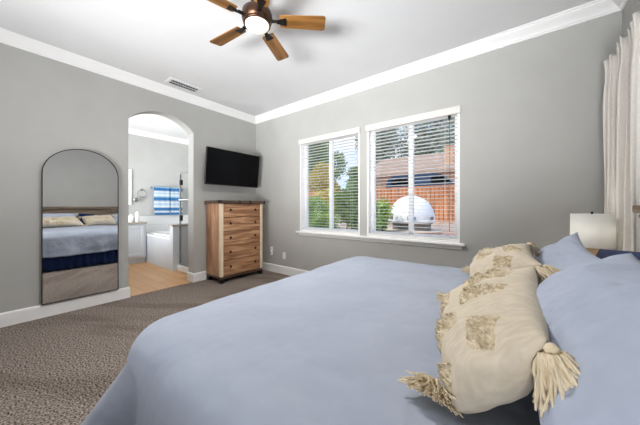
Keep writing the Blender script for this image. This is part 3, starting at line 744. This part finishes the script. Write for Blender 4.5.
NB2, NF2, TF2, TN2 = (3.74, -1.74, DZ+0.012), (3.72, -1.22, DZ+0.01), (3.96, -1.30, 0.95), (3.985, -1.80, 0.93)
lumbar('cream tufted cushion lying behind the front one', [NB2, NF2, TF2, TN2], 0.20, lat2,
       [(NB2, (3.64, -1.82, DZ), 0.07, 0.5, 60, 0.1, DZ+0.002), (NF2, (3.62, -1.16, DZ), 0.07, 0.5, 60, 0.1, DZ+0.002), (TN2, (4.05, -1.86, 0.88), 0.08, 0.4, 70, 0.3, None), (TF2, (4.0, -1.14, 0.88), 0.08, 0.4, 70, 0.3, None)], 6.0)

# ------------------------------------------------------------------ nightstand and lamp
LX, LY = 4.33, -0.50
t = thing('nightstand', 'pale wooden nightstand under the white lamp beside the bed', 'nightstand', (4.27, -0.54, 0))
obj('cabinet', MB().bbox(4.10, 4.43, -0.80, -0.28, 0.12, 0.575, 0.005), M['lampwood'], t)
obj('nightstand_top', MB().bbox(4.08, 4.44, -0.815, -0.265, 0.575, 0.60, 0.006), M['lampwood'], t)
for x in (4.11, 4.38):
    for y in (-0.79, -0.33): obj('leg', MB().bbox(x, x+0.04, y, y+0.04, 0, 0.12, 0.004), M['lampwood'], t)
for z in (0.14, 0.36):
    d = obj('drawer', MB().bbox(4.085, 4.10, -0.78, -0.30, z, z+0.2, 0.004), M['lampwood'], t)
    obj('knob', MB().lathe([(0.005, 0), (0.006, -0.012), (0.014, -0.018), (0.01, -0.026), (1e-6, -0.027)], (4.085, -0.54, z+0.1), 12, axis='x'), M['darkmetal'], d)
t = thing('table_lamp', 'table lamp with white drum shade by the curtain', 'lamp', (LX, LY, 0.60))
obj('lamp_base', MB().lathe([(0.06, 0.60), (0.065, 0.61), (0.06, 0.63), (0.075, 0.66), (0.085, 0.72), (0.08, 0.79), (0.055, 0.835), (0.05, 0.84), (0.048, 0.868)], (LX, LY, 0), 28), M['lampwood'], t)
sh = MB().lathe([(0.113, 0.872), (0.109, 1.102), (0.107, 1.102), (0.111, 0.872), (0.113, 0.872)], (LX, LY, 0), 48)
sh.f = [f for f in sh.f if len(f) == 4]; sh.sm = [True]*len(sh.f)
so = obj('lamp_shade', sh, M['lampcloth'], t)
light('table_lamp_bulb', 'POINT', (LX, LY, 0.99), 1.1, (1.0, 0.985, 0.97), 0.03)
sp_ = MB().tube([(LX-0.108, LY, 1.09), (LX+0.108, LY, 1.09)], 0.0025, 6).tube([(LX, LY-0.108, 1.09), (LX, LY+0.108, 1.09)], 0.0025, 6).tube([(LX, LY, 0.87), (LX, LY, 1.10)], 0.004, 8)
obj('shade_spider', sp_, M['darkmetal'], so)
obj('finial', sphere(MB().tube([(LX, LY, 1.09), (LX, LY, 1.11)], 0.006, 8), (LX, LY, 1.112), 0.007), M['darkmetal'], t)

# ------------------------------------------------------------------ curtain on its rod
CY0, CY1, CT = -0.86, -0.10, 2.27
t = thing('curtain_rod', 'dark rod carrying the cream curtain', 'curtain rod', (4.543, -0.48, CT-0.03))
obj('rod', MB().tube([(4.543, CY0-0.05, CT-0.05), (4.543, CY1+0.03, CT-0.05)], 0.011, 12), M['darkmetal'], t)
for y in (CY0-0.02, CY1+0.01): obj('rod_bracket', MB().bbox(4.54, RX-0.0005, y-0.01, y+0.01, CT-0.06, CT-0.04, 0.003), M['darkmetal'], t)
rows = []; n = 180
for k in range(29):
    f = k/28; z = CT-(CT-0.02)*f; row = []
    for i in range(n+1):
        u = i/n; ph = u*2*math.pi*9
        pinch = math.exp(-((f*28-1.6)/1.3)**2)
        amp = 0.028+0.012*math.sin(u*17+f*2)-0.012*pinch+0.006*f
        x = 4.48+amp*(math.sin(ph+0.5*math.sin(f*3+u*9)))+0.006*fnoise(u*9, f*4, 2)
        y = CY0+(CY1-CY0)*u+0.012*math.sin(ph*2+1)*(1-0.5*f)+0.004*math.sin(ph)
        zz = z+(0.012*math.cos(ph) if k == 0 else 0)
        row.append((min(x, RX-0.01), y, zz))
    rows.append(row)
o = obj('curtain', MB().grid(rows), M['curtain'], None, solid=0.004)
tag(o, 'cream pleated curtain hanging beside the bed', 'curtain')

# ------------------------------------------------------------------ bathroom fittings
# vanity
VX = -2.2
t = thing('bathroom_vanity', 'white bathroom vanity with stone counter left of the bathtub', 'vanity', (-2.42, -1.8, 0))
obj('vanity_cabinet', MB().box(BX0+0.001, VX, -2.6, TY-0.015, 0.10, 0.80), M['cab'], t)
obj('toe_kick', MB().box(BX0+0.001, VX-0.06, -2.6, TY-0.015, -0.004, 0.10), M['cab'], t)
obj('counter', MB().bbox(BX0+0.001, VX+0.03, -2.63, TY-0.005, 0.80, 0.838, 0.006), M['stone'], t)
obj('backsplash', MB().bbox(BX0+0.001, BX0+0.02, -2.63, TY-0.005, 0.838, 0.93, 0.004), M['stone'], t)
for y0 in (-1.52, -1.98, -2.44):
    y1 = y0+0.40
    d = MB().bbox(VX, VX+0.018, y0, y0+0.055, 0.14, 0.77, 0.004).bbox(VX, VX+0.018, y1-0.055, y1, 0.14, 0.77, 0.004).bbox(VX, VX+0.018, y0+0.055, y1-0.055, 0.14, 0.20, 0.004).bbox(VX, VX+0.018, y0+0.055, y1-0.055, 0.71, 0.77, 0.004).bbox(VX, VX+0.008, y0+0.05, y1-0.05, 0.195, 0.715, 0.003)
    dd = obj('cabinet_door', d, M['cab'], t)
    obj('knob', sphere(MB(), (VX+0.026, y0+0.03, 0.66), 0.012, 12, 8), M['chrome'], dd)
def jar(name, label, cat, y, h, r, cap):
    t = thing(name, label, cat, (VX-0.12, y, 0.838), 'white items on the vanity counter')
    obj('bottle_body', MB().lathe([(r*0.95, 0.838), (r, 0.845), (r, 0.838+h*0.72), (r*0.8, 0.838+h*0.8), (r*0.35, 0.838+h*0.84), (r*0.35, 0.838+h*0.9)], (VX-0.12, y, 0), 18), M['white'], t)
    if cap: obj('pump', MB().tube([(VX-0.12, y, 0.838+h*0.88), (VX-0.12, y, 0.838+h), (VX-0.07, y, 0.838+h*0.98)], 0.006, 8), M['chrome'], t)
    else: obj('lid', MB().lathe([(r*0.5, 0.838+h*0.86), (r*0.5, 0.838+h)], (VX-0.12, y, 0), 16), M['white'], t)
jar('soap_dispenser', 'taller white soap dispenser on the vanity counter', 'soap dispenser', -1.21, 0.24, 0.038, True)
jar('lotion_bottle', 'shorter white bottle on the vanity counter, left of the dispenser', 'bottle', -1.315, 0.17, 0.045, False)
# wall mirror over the vanity
t = thing('vanity_mirror', 'framed mirror over the bathroom vanity', 'mirror', (BX0, -1.7, 1.2))
my0, my1, mz0, mz1 = -2.3, -1.215, 1.19, 1.96
obj('mirror_glass', MB().box(BX0+0.003, BX0+0.016, my0+0.05, my1-0.05, mz0+0.05, mz1-0.05), M['mirror'], t)
obj('mirror_frame', MB().bbox(BX0+0.001, BX0+0.03, my0, my1, mz0, mz0+0.05, 0.004).bbox(BX0+0.001, BX0+0.03, my0, my1, mz1-0.05, mz1, 0.004).bbox(BX0+0.001, BX0+0.03, my0, my0+0.05, mz0+0.05, mz1-0.05, 0.004).bbox(BX0+0.001, BX0+0.03, my1-0.05, my1, mz0+0.05, mz1-0.05, 0.004), M['white'], t)
# towel ring and small make-up mirror
def ringmesh(c, r, th):
    return MB().tube([(c[0], c[1]+r*math.cos(2*math.pi*i/24), c[2]+r*math.sin(2*math.pi*i/24)) for i in range(25)], th, 8, cap=False)
t = thing('towel_ring', 'chrome towel ring on the bathroom wall above the vanity', 'towel ring', (BX0, -1.03, 1.5))
obj('mount', MB().lathe([(0.028, 0.001), (0.028, 0.012), (0.012, 0.02), (0.01, 0.05)], (BX0, -1.03, 1.53), 16, axis='x'), M['chrome'], t)
obj('ring', ringmesh((BX0+0.045, -1.03, 1.445), 0.085, 0.007), M['frame'], t)
t = thing('shaving_mirror', 'small round shaving mirror on a wall arm below the towel ring', 'mirror', (BX0, -1.13, 1.3))
obj('mirror_arm', MB().tube([(BX0+0.001, -1.06, 1.31), (BX0+0.09, -1.09, 1.31), (BX0+0.06, -1.13, 1.31)], 0.008, 8), M['chrome'], t)
obj('mirror_disc', MB().lathe([(0.055, 0.05), (0.06, 0.056), (0.06, 0.064), (0.05, 0.068), (1e-6, 0.068)], (BX0, -1.13, 1.31), 24, axis='x'), M['chrome'], t)
# bathtub and its deck
t = thing('bathtub', 'white bathtub set in a panelled deck behind the half wall', 'bathtub', (-1.85, -0.55, 0))
tz = 0.58; tx0, tx1 = BX0+0.007, -1.101; ty0, ty1 = TY, BY1-0.007
obj('tub_panel', MB().box(tx0, tx1, ty0, ty0+0.02, -0.004, tz-0.03), M['cab'], t)
n = 48; cxx, cyy = (tx0+tx1)/2, (ty0+ty1)/2; hx, hy = (tx1-tx0)/2, (ty1-ty0)/2
def sq(a, ex): c, s_ = math.cos(a), math.sin(a); return (abs(c)**ex*(1 if c >= 0 else -1), abs(s_)**ex*(1 if s_ >= 0 else -1))
rows = []
for (fx, fy, z, ex) in ((1.0, 1.0, tz-0.03, 0.02), (1.0, 1.0, tz, 0.02), (0.86, 0.80, tz, 0.6), (0.83, 0.77, tz+0.02, 0.6), (0.78, 0.72, tz+0.015, 0.65), (0.72, 0.64, tz-0.2, 0.7), (0.62, 0.5, tz-0.4, 0.8), (0.3, 0.25, tz-0.42, 0.9), (0.001, 0.001, tz-0.42, 1)):
    r = []
    for j in range(n):
        s_ = sq(2*math.pi*(j+0.5)/n, ex); r.append((cxx+s_[0]*hx*fx, cyy+s_[1]*hy*fy, z))
    rows.append(r)
obj('tub_basin', MB().grid(rows, False, True), M['white'], t, merge=True)
obj('tub_spout', MB().tube([(-1.9, -0.06, tz), (-1.9, -0.06, tz+0.13), (-1.9, -0.10, tz+0.16), (-1.9, -0.18, tz+0.13)], 0.014, 10), M['chrome'], t)
struct('wall_tile_back', MB().box(BX0, BX0+0.006, TY-0.004, BY1, tz, 0.95), M['whitetile'], 'white tile band under the towels')
struct('wall_tile_right', MB().box(BX0+0.006, -1.10, BY1-0.006, BY1, tz, 0.95), M['whitetile'], 'white tile band beside the bathtub')
# towels over a bar
t = thing('towel_bar', 'chrome bar carrying the two striped towels', 'towel bar', (BX0, -0.5, 1.6))
obj('bar', MB().tube([(BX0+0.07, -0.85, 1.595), (BX0+0.07, -0.15, 1.595)], 0.009, 10), M['chrome'], t)
for y in (-0.84, -0.16): obj('bar_mount', MB().lathe([(0.025, 0.001), (0.025, 0.012), (0.01, 0.02), (0.01, 0.07)], (BX0, y, 1.595), 14, axis='x'), M['chrome'], t)
def towelmat(name, stops):
    m, nt, b = base(name, (230, 235, 240), 0.95, spec=0.05)
    tc = nt.nodes.new('ShaderNodeTexCoord'); spx = nt.nodes.new('ShaderNodeSeparateXYZ'); nt.links.new(tc.outputs['Object'], spx.inputs[0])
    mr = nt.nodes.new('ShaderNodeMapRange'); mr.inputs[1].default_value = 0.0; mr.inputs[2].default_value = 0.65
    nt.links.new(spx.outputs['Z'], mr.inputs[0])
    nz = nt.nodes.new('ShaderNodeTexNoise'); nz.inputs['Scale'].default_value = 40
    ad = nt.nodes.new('ShaderNodeMath'); ad.operation = 'MULTIPLY_ADD'; ad.inputs[1].default_value = 0.03
    nt.links.new(nz.outputs[0], ad.inputs[0]); nt.links.new(mr.outputs[0], ad.inputs[2])
    r = nt.nodes.new('ShaderNodeValToRGB'); nt.links.new(ad.outputs[0], r.inputs[0]); el = r.color_ramp.elements
    el[0].position = stops[0][0]; el[0].color = lin(stops[0][1]); el[1].position = stops[-1][0]; el[1].color = lin(stops[-1][1])
    for p, c in stops[1:-1]:
        e = el.new(p); e.color = lin(c)
    nt.links.new(r.outputs[0], b.inputs['Base Color']); return m
wt, bl, lb = (226, 232, 238), (62, 118, 172), (158, 194, 220)
M['towel'] = towelmat('striped_towel', [(0.0, lb), (0.05, bl), (0.10, bl), (0.13, wt), (0.20, bl), (0.27, bl), (0.31, wt), (0.42, lb), (0.47, wt), (0.56, bl), (0.63, bl), (0.67, lb), (0.73, wt), (0.80, lb), (0.84, wt), (0.90, bl), (0.97, bl), (1.0, lb)])
def towel(y0, y1, zb, label):
    rows = []; n = 24
    ps = [(0.045, zb+0.14)]+[(0.045, zb+0.14+(1.59-zb-0.14)*i/10) for i in range(1, 11)]
    ps += [(0.07+0.022*math.cos(a), 1.595+0.022*math.sin(a)) for a in (2.6, 2.0, 1.57, 1.1, 0.5)]
    ps += [(0.094+0.004*math.sin(i), 1.59-(1.59-zb)*i/14) for i in range(15)]
    for (d, z) in ps:
        rows.append([(BX0+d+0.003*math.sin(i*0.7+z*3), y0+(y1-y0)*i/n, z) for i in range(n+1)])
    o = obj('hand_towel', MB().grid(rows), M['towel'], None, loc=(BX0+0.07, (y0+y1)/2, 0.96), solid=0.008)
    tag(o, label, 'towel', 'blue and white striped towels')
towel(-0.80, -0.485, 0.965, 'blue and white striped towel hanging on the left of the bar')
towel(-0.465, -0.20, 0.955, 'blue and white striped towel hanging on the right, by the shower')
# shower enclosure
t = thing('shower_enclosure', 'chrome framed glass shower enclosure behind the arch jamb', 'shower', (-0.57, -0.97, 0))
SX0, SX1, SY = -0.968, -TW-0.001, -0.95
obj('shower_curb', MB().bbox(SX0, SX1, SY-0.05, SY+0.06, -0.004, 0.10, 0.01), M['white'], t)
fr = MB().box(SX0, SX0+0.03, SY-0.012, SY+0.012, 0.10, 1.78).box(SX1-0.03, SX1, SY-0.012, SY+0.012, 0.10, 1.78).box(SX0+0.03, SX1-0.03, SY-0.012, SY+0.012, 1.75, 1.78).box(SX0+0.03, SX1-0.03, SY-0.012, SY+0.012, 0.10, 0.125)
obj('shower_frame', fr, M['frame'], t)
gd = obj('glass_door', MB().box(SX0+0.035, SX1-0.035, SY-0.004, SY+0.004, 0.13, 1.745), M['glass'], t)
obj('hinge', MB().bbox(SX0+0.02, SX0+0.075, SY-0.02, SY+0.02, 0.90, 1.0, 0.003).bbox(SX0+0.02, SX0+0.075, SY-0.02, SY+0.02, 1.55, 1.64, 0.003), M['darkmetal'], gd)
obj('door_bar', MB().tube([(SX0+0.06, SY-0.05, 1.28), (SX1-0.08, SY-0.05, 1.28)], 0.007, 10).tube([(SX0+0.09, SY-0.05, 1.28), (SX0+0.09, SY, 1.28)], 0.007, 8).tube([(SX1-0.11, SY-0.05, 1.28), (SX1-0.11, SY, 1.28)], 0.007, 8), M['white'], gd)
t = thing('shower_sprayer', 'chrome shower head inside the shower', 'shower', (-0.75, 0, 1.85))
obj('shower_arm', MB().tube([(-0.75, BY1-0.001, 1.87), (-0.75, -0.1, 1.89), (-0.75, -0.2, 1.84)], 0.011, 10), M['chrome'], t)
obj('spray_face', MB().lathe([(0.015, 0.0), (0.03, -0.03), (0.05, -0.05), (0.05, -0.06), (1e-6, -0.061)], (-0.75, -0.205, 1.84), 20), M['darkmetal'], t)
struct('baseboard_bathroom', base_run((-TW, -0.9), (-TW, AY1), (-1, 0), 0, -1), M['trim'], 'white baseboard inside the bathroom by the arch')

# ------------------------------------------------------------------ outside the windows
M['soil'] = noisy('garden_soil', (150, 132, 116), (186, 170, 156), 4, 0.95, bump=0.5, bscale=30)
M['paver'] = brick('brick_paving', (176, 118, 98), (150, 104, 88), (190, 176, 160), 1.0, 0.3, 0.15, msize=0.012)
M['fence'] = wood('redwood_boards', (172, 106, 64), (208, 138, 90), (228, 162, 112), 'z', 4, 0.7, 5)
M['fenceback'] = noisy('gap_shade_board', (96, 62, 42), (116, 78, 54), 6, 0.9)  # dark tone of the added backing paints the shade in the fence gaps
M['roof'] = brick('brown_roof_shingle', (182, 156, 138), (166, 140, 122), (136, 114, 98), 1.0, 0.5, 0.22, msize=0.02)
M['stucco'] = noisy('tan_stucco', (206, 160, 128), (214, 170, 138), 4, 0.9)
M['vanblue'] = noisy('dark_blue_paint', (40, 60, 86), (50, 72, 100), 3, 0.25)
M['vanglass'] = noisy('blue_tinted_glass', (120, 160, 186), (150, 186, 206), 3, 0.1)
M['dome'] = noisy('white_render', (236, 236, 236), (246, 246, 246), 8, 0.7)
M['band'] = noisy('grey_render', (120, 116, 112), (140, 136, 130), 12, 0.8)
M['ring'] = noisy('tan_flagstone', (206, 186, 160), (224, 206, 182), 10, 0.8)
M['bark'] = noisy('bark', (96, 80, 66), (130, 112, 94), 12, 0.95, bump=0.5, bscale=30)
M['leafg'] = leafmat('green_leaves', (78, 118, 52), (150, 182, 92), (112, 152, 72))
M['leafl'] = leafmat('bright_leaves', (108, 152, 56), (182, 206, 104), (146, 182, 76))
M['leafy'] = leafmat('yellow_leaves', (176, 164, 62), (226, 208, 110), (206, 188, 84))
M['leafd'] = leafmat('grey_green_leaves', (112, 132, 112), (176, 190, 170), (142, 160, 138))
# ground that climbs from the house to the fence and the raised street behind it
ys = [(0.16, -0.1), (1.6, -0.1), (3.0, 0.16), (4.2, 0.30), (10.0, 0.36), (10.6, 0.6), (12.0, 1.45), (40.0, 1.6)]
rows = [[(x, y, z) for x in (-40, -20, -10, -5, 0, 5, 10, 20)] for y, z in ys]
struct('ground', MB().grid(rows, False), M['soil'], 'garden ground outside the windows')
pv = [[(-0.3+0.4*i, 2.6+0.4*j, {0: 0.10}.get(j, 0.02)+([0.085, 0.165, 0.225, 0.285, 0.315, 0.318, 0.32, 0.325, 0.33, 0.33][j])) for i in range(13)] for j in range(10)]
pv = [[(x, y, [0.10, 0.17, 0.23, 0.28, 0.315, 0.32, 0.325, 0.33, 0.335, 0.34][j]+0.02) for (x, y, z) in r] for j, r in enumerate(pv)]
struct('paving', MB().grid(pv, False), M['paver'], 'brick paving round the white dome', cat='paving')
# fence
t = thing('garden_fence', 'orange wooden board fence across the garden', 'fence', (-6, 10.3, 0.36))
bd = MB(); x = -22.0
while x < 7.0:
    h = 2.14+random.uniform(-0.015, 0.015)
    bd.box(x, x+0.165, 10.2, 10.222, 0.34, h); x += 0.2
obj('fence_boards', bd, M['fence'], t)
bk = MB()
for i in range(145): bk.box(-21.95+0.2*i, -21.82+0.2*i, 10.226, 10.24, 0.34, 2.1)
obj('backing_boards', bk, M['fenceback'], t)
obj('fence_rail', MB().bbox(-22, 7, 10.241, 10.29, 1.85, 1.94).bbox(-22, 7, 10.241, 10.29, 0.6, 0.69), M['fence'], t)
obj('top_rail', MB().bbox(-22, 7, 10.16, 10.26, 2.15, 2.20), M['fence'], t)
for x in [-21.9+2.4*i for i in range(13)]: obj('fence_post', MB().bbox(x, x+0.1, 10.292, 10.38, 0.3, 2.15), M['fence'], t)
# white dome on its ring
dx, dy, dzz = 1.63, 4.02, 0.335
t = thing('dome_oven', 'white dome oven on a round stone base in the garden', 'oven', (dx, dy, dzz))
r_ = 0.60; h_ = 0.68; zr = 0.53; zd = 0.75
obj('stone_ring', MB().lathe([(0.76, dzz), (0.76, zr-0.03), (0.80, zr-0.025), (0.80, zr), (0.5, zr)], (dx, dy, 0), 40), M['ring'], t)
obj('oven_base', MB().lathe([(0.50, zr), (0.50, zd-0.05), (0.54, zd-0.05), (0.54, zd)], (dx, dy, 0), 40), M['band'], t)
obj('dome_shell', MB().lathe([(0.56, zd-0.02), (r_, zd), (r_, zd+0.06)]+[(max(1e-6, r_*math.cos(math.pi/2*i/14)**0.9), zd+0.06+h_*math.sin(math.pi/2*i/14)*0.95) for i in range(1, 15)], (dx, dy, 0), 48), M['dome'], t)
obj('dome_band', MB().lathe([(r_+0.001, zd-0.005), (r_+0.012, zd), (r_+0.012, zd+0.045), (r_+0.001, zd+0.05)], (dx, dy, 0), 48), M['dome'], t)
for (ax, mm, w_) in ((-128, 'band', 0.05), (-72, 'vanglass', 0.11), (-18, 'band', 0.05)):
    a = R(ax); mxx = Matrix.Translation((dx+math.cos(a)*(r_+0.005), dy+math.sin(a)*(r_+0.005), zd+0.11)) @ Matrix.Rotation(a, 4, 'Z')
    obj('latch' if mm == 'band' else 'oven_window', MB().bbox(-0.03, 0.03, -w_, w_, -0.045, 0.045, 0.01).xf(mxx), M[mm], t)
# van on the street behind the fence
t = thing('van', 'dark blue van parked behind the garden fence', 'vehicle', (-0.7, 14.6, 1.46))
vy0, vy1 = 13.9, 15.7
body = [(-3.3, 1.75), (-3.35, 2.5), (-3.1, 3.15), (-2.7, 3.28), (-0.1, 3.28), (0.3, 3.18), (0.95, 2.62), (1.75, 2.45), (1.9, 2.2), (1.9, 1.75)]
obj('van_body', MB().prism(body, 'y', vy0, vy1), M['vanblue'], t)
win = [(0.34, 3.12), (0.93, 2.66), (0.15, 2.62), (-0.3, 2.66), (-0.3, 3.12)]
obj('side_window', MB().prism(win, 'y', vy0-0.015, vy0+0.01), M['screen'], t)
obj('side_window', MB().box(-2.9, -1.7, vy0-0.015, vy0+0.01, 2.66, 3.08), M['screen'], t)
ws = MB().add([(0.36, vy0+0.1, 3.15), (0.96, vy0+0.1, 2.66), (0.96, vy1-0.1, 2.66), (0.36, vy1-0.1, 3.15), (0.33, vy0+0.1, 3.12), (0.93, vy0+0.1, 2.63), (0.93, vy1-0.1, 2.63), (0.33, vy1-0.1, 3.12)], [(0, 1, 2, 3), (4, 5, 6, 7), (0, 1, 5, 4), (1, 2, 6, 5), (2, 3, 7, 6), (3, 0, 4, 7)])
obj('windscreen', ws, M['vanglass'], t)
for x in (-2.4, 1.0):
    for y in (vy0+0.02, vy1-0.24):
        obj('wheel', MB().lathe([(1e-6, 0), (0.2, 0.0), (0.36, 0.02), (0.38, 0.06), (0.38, 0.16), (0.36, 0.2), (0.2, 0.22), (1e-6, 0.22)], (x, y, 1.83), 24, axis='y'), M['black'], t)
# neighbour's house
t = thing('house', 'tan house with brown roof beyond the fence', 'house', (1, 24, 1.5))
obj('house_wall', MB().box(-7.5, 9, 20.5, 28, 1.3, 4.3), M['stucco'], t)
rf = MB().add([(-8.3, 19.8, 4.1), (9.8, 19.8, 4.1), (9.8, 24.2, 6.3), (-8.3, 24.2, 6.3), (-8.3, 28.6, 4.1), (9.8, 28.6, 4.1), (-8.3, 19.8, 4.25), (9.8, 19.8, 4.25), (9.8, 24.2, 6.45), (-8.3, 24.2, 6.45), (-8.3, 28.6, 4.25), (9.8, 28.6, 4.25)],
    [(0, 1, 2, 3), (3, 2, 5, 4), (6, 7, 8, 9), (9, 8, 11, 10), (0, 1, 7, 6), (4, 5, 11, 10), (0, 6, 9, 3), (3, 9, 10, 4), (1, 7, 8, 2), (2, 8, 11, 5)])
obj('house_roof', rf, M['roof'], t)
obj('house_window', MB().box(-3.2, -1.6, 20.44, 20.52, 2.6, 3.7), M['vanglass'], t)
obj('chimney', MB().box(-0.95, -0.25, 21.0, 21.7, 4.3, 6.3).box(-1.0, -0.2, 20.95, 21.75, 6.3, 6.42), M['stucco'], t)

def leaves(mb, c, rad, n, size, flat=1.0, hollow=0.55, aspect=2.0):
    c = Vector(c)
    for _ in range(n):
        while True:
            d = Vector((random.uniform(-1, 1), random.uniform(-1, 1), random.uniform(-1, 1)))
            if 0.05 < d.length <= 1: break
        d = d.normalized()*(hollow+(1-hollow)*random.random())
        p = c+Vector((d.x*rad[0], d.y*rad[1], d.z*rad[2]))
        a = Vector((random.uniform(-1, 1), random.uniform(-1, 1), random.uniform(-0.9, 0.5))).normalized()
        b = a.cross(Vector((random.uniform(-1, 1), random.uniform(-1, 1), random.uniform(-1, 1)))).normalized(); nn = a.cross(b)
        L = size*random.uniform(0.7, 1.3); w = L/aspect/2
        mb.add([p, p+a*L*0.5+b*w+nn*L*0.08, p+a*L, p+a*L*0.5-b*w+nn*L*0.08], [(0, 1, 2), (0, 2, 3)])
def tree(name, label, loc, h, crown_, nleaf, size, mat, cat='tree', group=None, blobs=9):
    t = thing(name, label, cat, loc, group); x, y, z = loc
    tr = MB().tube([(x, y, z-0.2), (x+0.1, y, z+h*0.3), (x-0.05, y+0.1, z+h*0.7)], [h*0.035, h*0.028, h*0.016], 10)
    lv = MB()
    for i in range(blobs):
        a = random.uniform(0, 6.28); q = random.uniform(0.2, 0.75)
        c = (x+crown_[0]*q*math.cos(a), y+crown_[1]*q*math.sin(a), z+h-crown_[2]+crown_[2]*random.uniform(-0.7, 0.62))
        tr.tube([(x, y, z+h*0.4), ((x+c[0])/2, (y+c[1])/2, (z+h*0.45+c[2])/2), c], [h*0.015, h*0.01, h*0.004], 6)
        leaves(lv, c, (crown_[0]*0.5, crown_[1]*0.5, crown_[2]*0.46), nleaf//blobs, size)
    obj('trunk', tr, M['bark'], t); obj('foliage', lv, mat, t)
def shrub(name, label, loc, rad, n, size, mat, group='garden shrubs'):
    t = thing(name, label, 'shrub', loc, group); x, y, z = loc
    st = MB(); lv = MB()
    for i in range(9):
        a = random.uniform(0, 6.28); q = random.uniform(0.1, 0.6)
        c = (x+rad[0]*q*math.cos(a), y+rad[1]*q*math.sin(a), z+rad[2]*random.uniform(0.5, 1.5))
        st.tube([(x, y, z-0.1), ((x*2+c[0])/3, (y*2+c[1])/3, z+rad[2]*0.4), c], [0.03, 0.02, 0.008], 6)
        leaves(lv, c, (rad[0]*0.55, rad[1]*0.55, rad[2]*0.55), n//9, size, hollow=0.3)
    obj('stems', st, M['bark'], t); obj('foliage', lv, mat, t)
shrub('leafy_shrub', 'bright green shrub at the left edge of the left window', (-2.05, 4.3, 0.3), (0.85, 0.75, 0.66), 5000, 0.11, M['leafl'])
shrub('leafy_shrub', 'dark green shrub in the right half of the left window', (-0.62, 4.7, 0.3), (0.72, 0.65, 0.98), 5000, 0.11, M['leafg'])
shrub('leafy_shrub', 'low pale shrub in front of the dark green one', (-0.75, 3.05, 0.16), (0.7, 0.5, 0.46), 3500, 0.09, M['leafl'])
shrub('leafy_shrub', 'light green shrub to the left of the white dome', (1.17, 3.0, 0.2), (0.33, 0.33, 0.62), 2600, 0.09, M['leafl'])
shrub('leafy_shrub', 'yellow leaved bush in front of the fence in the left window', (-4.9, 8.7, 0.35), (1.3, 0.8, 0.95), 3200, 0.16, M['leafy'])
tree('yellow_tree', 'yellow leaved tree behind the fence in the left window', (-8.4, 13.4, 1.5), 3.5, (1.9, 1.6, 1.5), 7000, 0.22, M['leafy'])
tree('tall_tree', 'tall green tree at the left edge of the left window', (-12.6, 18.0, 1.5), 8.6, (3.0, 2.6, 3.4), 12000, 0.3, M['leafg'])
tree('distant_tree', 'round green tree low behind the shrubs of the left window', (-10.6, 24.0, 1.5), 4.4, (2.0, 2.0, 1.6), 5000, 0.3, M['leafg'])
tree('oak_tree', 'large grey green oak above the left end of the brown roof', (-12.5, 33.0, 1.5), 14.0, (4.6, 3.0, 5.2), 5200, 0.42, M['leafd'], group='oaks behind the house', blobs=18)
tree('oak_tree', 'tall oak rising over the middle of the brown roof', (-7.0, 37.5, 1.5), 16.5, (4.6, 3.0, 6.0), 5200, 0.42, M['leafd'], group='oaks behind the house', blobs=18)
tree('oak_tree', 'spreading oak over the right end of the brown roof', (-0.8, 36.0, 1.5), 18.0, (4.8, 3.2, 6.4), 6000, 0.42, M['leafd'], group='oaks behind the house', blobs=20)
